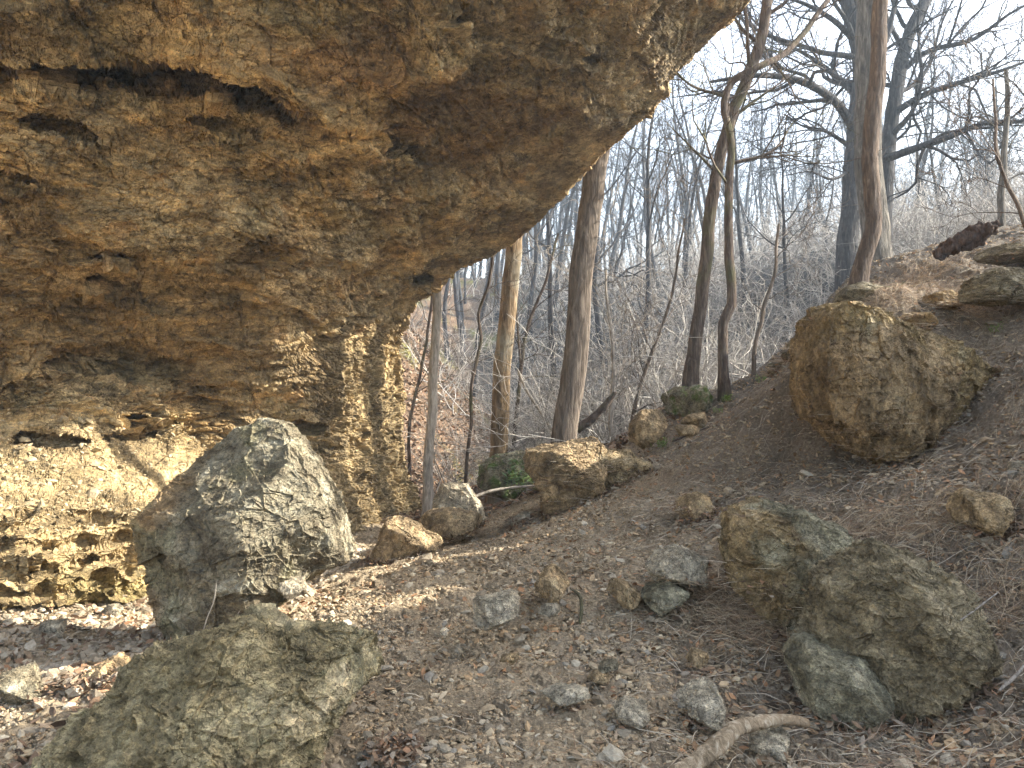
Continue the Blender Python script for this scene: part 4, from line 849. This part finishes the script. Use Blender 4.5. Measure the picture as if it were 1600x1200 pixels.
log('stick', [(1560, 1080, 3.35), (1585, 1058, 3.4), (1615, 1020, 3.5)], [0.014, 0.016, 0.012], 'bark_pale', 'grey forked stick at the right edge of the view', 'stick', sides=6)
log('stick', [(1050, 690, 9.1), (1100, 670, 9.3), (1150, 655, 9.3), (1210, 625, 9.3)], [0.02, 0.02, 0.02, 0.015], 'bark_dark', 'long dark stick on the slope above the small flat stone', 'stick', sides=6)

# ------------------------------------------------------------------ small green plants
def plant(u, v, d, h, n, label, R, colr=(0.22, 0.36, 0.07)):
    p = P(u, v, d); z = H1(p[0], p[1]); z = max(z, p[2]-0.05) if abs(z-p[2]) < 0.5 else p[2]
    root = empty('green_plant', (p[0], p[1], z)); tag(root, label, 'plant', 'small green plants on the slope')
    st = Tubes(); LV, LF, LC = [], [], []
    for i in range(n):
        q = np.array([R.normal()*h*0.35, R.normal()*h*0.35, -0.02]); dr = unit(np.array([R.normal()*0.4, R.normal()*0.4, 1])); hh = h*R.uniform(0.5, 1.1)
        st.add([q, q+dr*hh*0.5, q+dr*hh+np.array([R.normal(), R.normal(), 0])*0.02], [0.003, 0.0025, 0.0015], 4)
        for j in range(7):
            c0 = q+dr*hh*R.uniform(0.25, 1.05); a = R.uniform(0, 6.28); s = h*R.uniform(0.12, 0.24)
            fwd = np.array([math.cos(a), math.sin(a), R.uniform(-0.1, 0.7)]); sd = np.array([-math.sin(a), math.cos(a), 0])*0.35
            b = len(LV); LV += [c0, c0+(fwd*0.5+sd)*s, c0+fwd*s, c0+(fwd*0.5-sd)*s]; LF.append((b, b+1, b+2, b+3)); LC += [np.array(colr)*R.uniform(0.7, 1.3)]*4
    Vv, Qq = st.arrays(); mesh_obj('stem', Vv, Qq, M['straw'], root, col=np.tile((0.2, 0.25, 0.08), (len(Vv), 1)))
    mesh_obj('foliage', np.array(LV), np.array(LF), M['green_leaf'], root, col=np.array(LC))
R = np.random.default_rng(5)
for a in [(1400, 455, 9.0, 0.16, 16, 'bright green tuft on the crest right of the reddish trunk'), (1550, 508, 7.4, 0.10, 7, 'tiny green shoot in the straw at the right'),
          (1192, 590, 10.4, 0.13, 18, 'green tuft beside the stacked flat slabs'), (1032, 690, 9.5, 0.15, 20, 'green plant at the foot of the upright ochre rock'), (1075, 612, 10.4, 0.1, 20, 'green growth on top of the moss-covered rock'),
          (1135, 618, 10.2, 0.1, 20, 'green patch on the crest below the crooked dark tree'), (1120, 636, 9.8, 0.09, 12, 'green patch right of the moss-covered rock'), (1068, 596+8, 10.8, 0.08, 12, 'green patch at the foot of the left dark tree')]:
    plant(*a[:5], a[5], R)
R = np.random.default_rng(6)
plant(822, 758, 10.9, 0.4, 30, 'dark green leafy shrub between the mossy grey rock and the ledge', R, (0.09, 0.15, 0.045))

# ------------------------------------------------------------------ light, air, camera
AZ, EL = math.radians(78), math.radians(30)     # azimuth measured from +Y towards +X
w = bpy.data.worlds.new('World'); S.world = w; w.use_nodes = True
nt = w.node_tree; sk = nt.nodes.new('ShaderNodeTexSky'); sk.sky_type = 'NISHITA'; sk.sun_disc = False
sk.sun_elevation = EL; sk.sun_rotation = AZ; sk.dust_density = 3.0; sk.air_density = 1.0; sk.ozone_density = 1.0
bg = nt.nodes['Background']; hs = nt.nodes.new('ShaderNodeHueSaturation'); hs.inputs['Saturation'].default_value = 0.62; nt.links.new(sk.outputs[0], hs.inputs['Color']); nt.links.new(hs.outputs[0], bg.inputs[0]); bg.inputs[1].default_value = 0.15
sd = bpy.data.lights.new('sun', 'SUN'); sd.energy = 4.2; sd.angle = math.radians(0.6); sd.color = (1.0, 0.93, 0.81)
so = bpy.data.objects.new('sun', sd); COL.objects.link(so)
so.rotation_euler = Vector((-math.sin(AZ)*math.cos(EL), -math.cos(AZ)*math.cos(EL), -math.sin(EL))).to_track_quat('-Z', 'Y').to_euler()
bx = np.array([(x, y, z) for x in (-170, 170) for y in (-170, 170) for z in (-25, 34)], float)
hz = bpy.data.materials.new('haze'); hz.use_nodes = True; t = hz.node_tree; t.nodes.remove(t.nodes['Principled BSDF'])
pv = t.nodes.new('ShaderNodeVolumePrincipled'); pv.inputs['Color'].default_value = (0.66, 0.83, 1, 1); pv.inputs['Density'].default_value = 0.0022; pv.inputs['Anisotropy'].default_value = 0.3
t.links.new(pv.outputs[0], t.nodes['Material Output'].inputs['Volume'])
o = mesh_obj('haze', bx, np.array([(0, 1, 3, 2), (4, 6, 7, 5), (0, 4, 5, 1), (2, 3, 7, 6), (0, 2, 6, 4), (1, 5, 7, 3)]), hz); tag(o, 'thin bluish haze in the ravine air', 'haze', kind='stuff')

cd = bpy.data.cameras.new('camera'); cam = bpy.data.objects.new('camera', cd); COL.objects.link(cam); S.camera = cam
cd.sensor_width = 36; cd.lens = 27; cd.clip_end = 1000; cd.clip_start = 0.05
cam.location = (0, 0, CZ); cam.rotation_euler = (math.pi/2, 0, 0)
S.view_settings.view_transform = 'Standard'; S.view_settings.look = 'None'; S.view_settings.exposure = 2.1; S.view_settings.gamma = 1
cy = S.cycles; cy.use_denoising = True; cy.max_bounces = 5; cy.diffuse_bounces = 4; cy.glossy_bounces = 2; cy.volume_bounces = 0; cy.use_adaptive_sampling = True; cy.adaptive_threshold = 0.03
S.render.resolution_x, S.render.resolution_y = 1024, 768
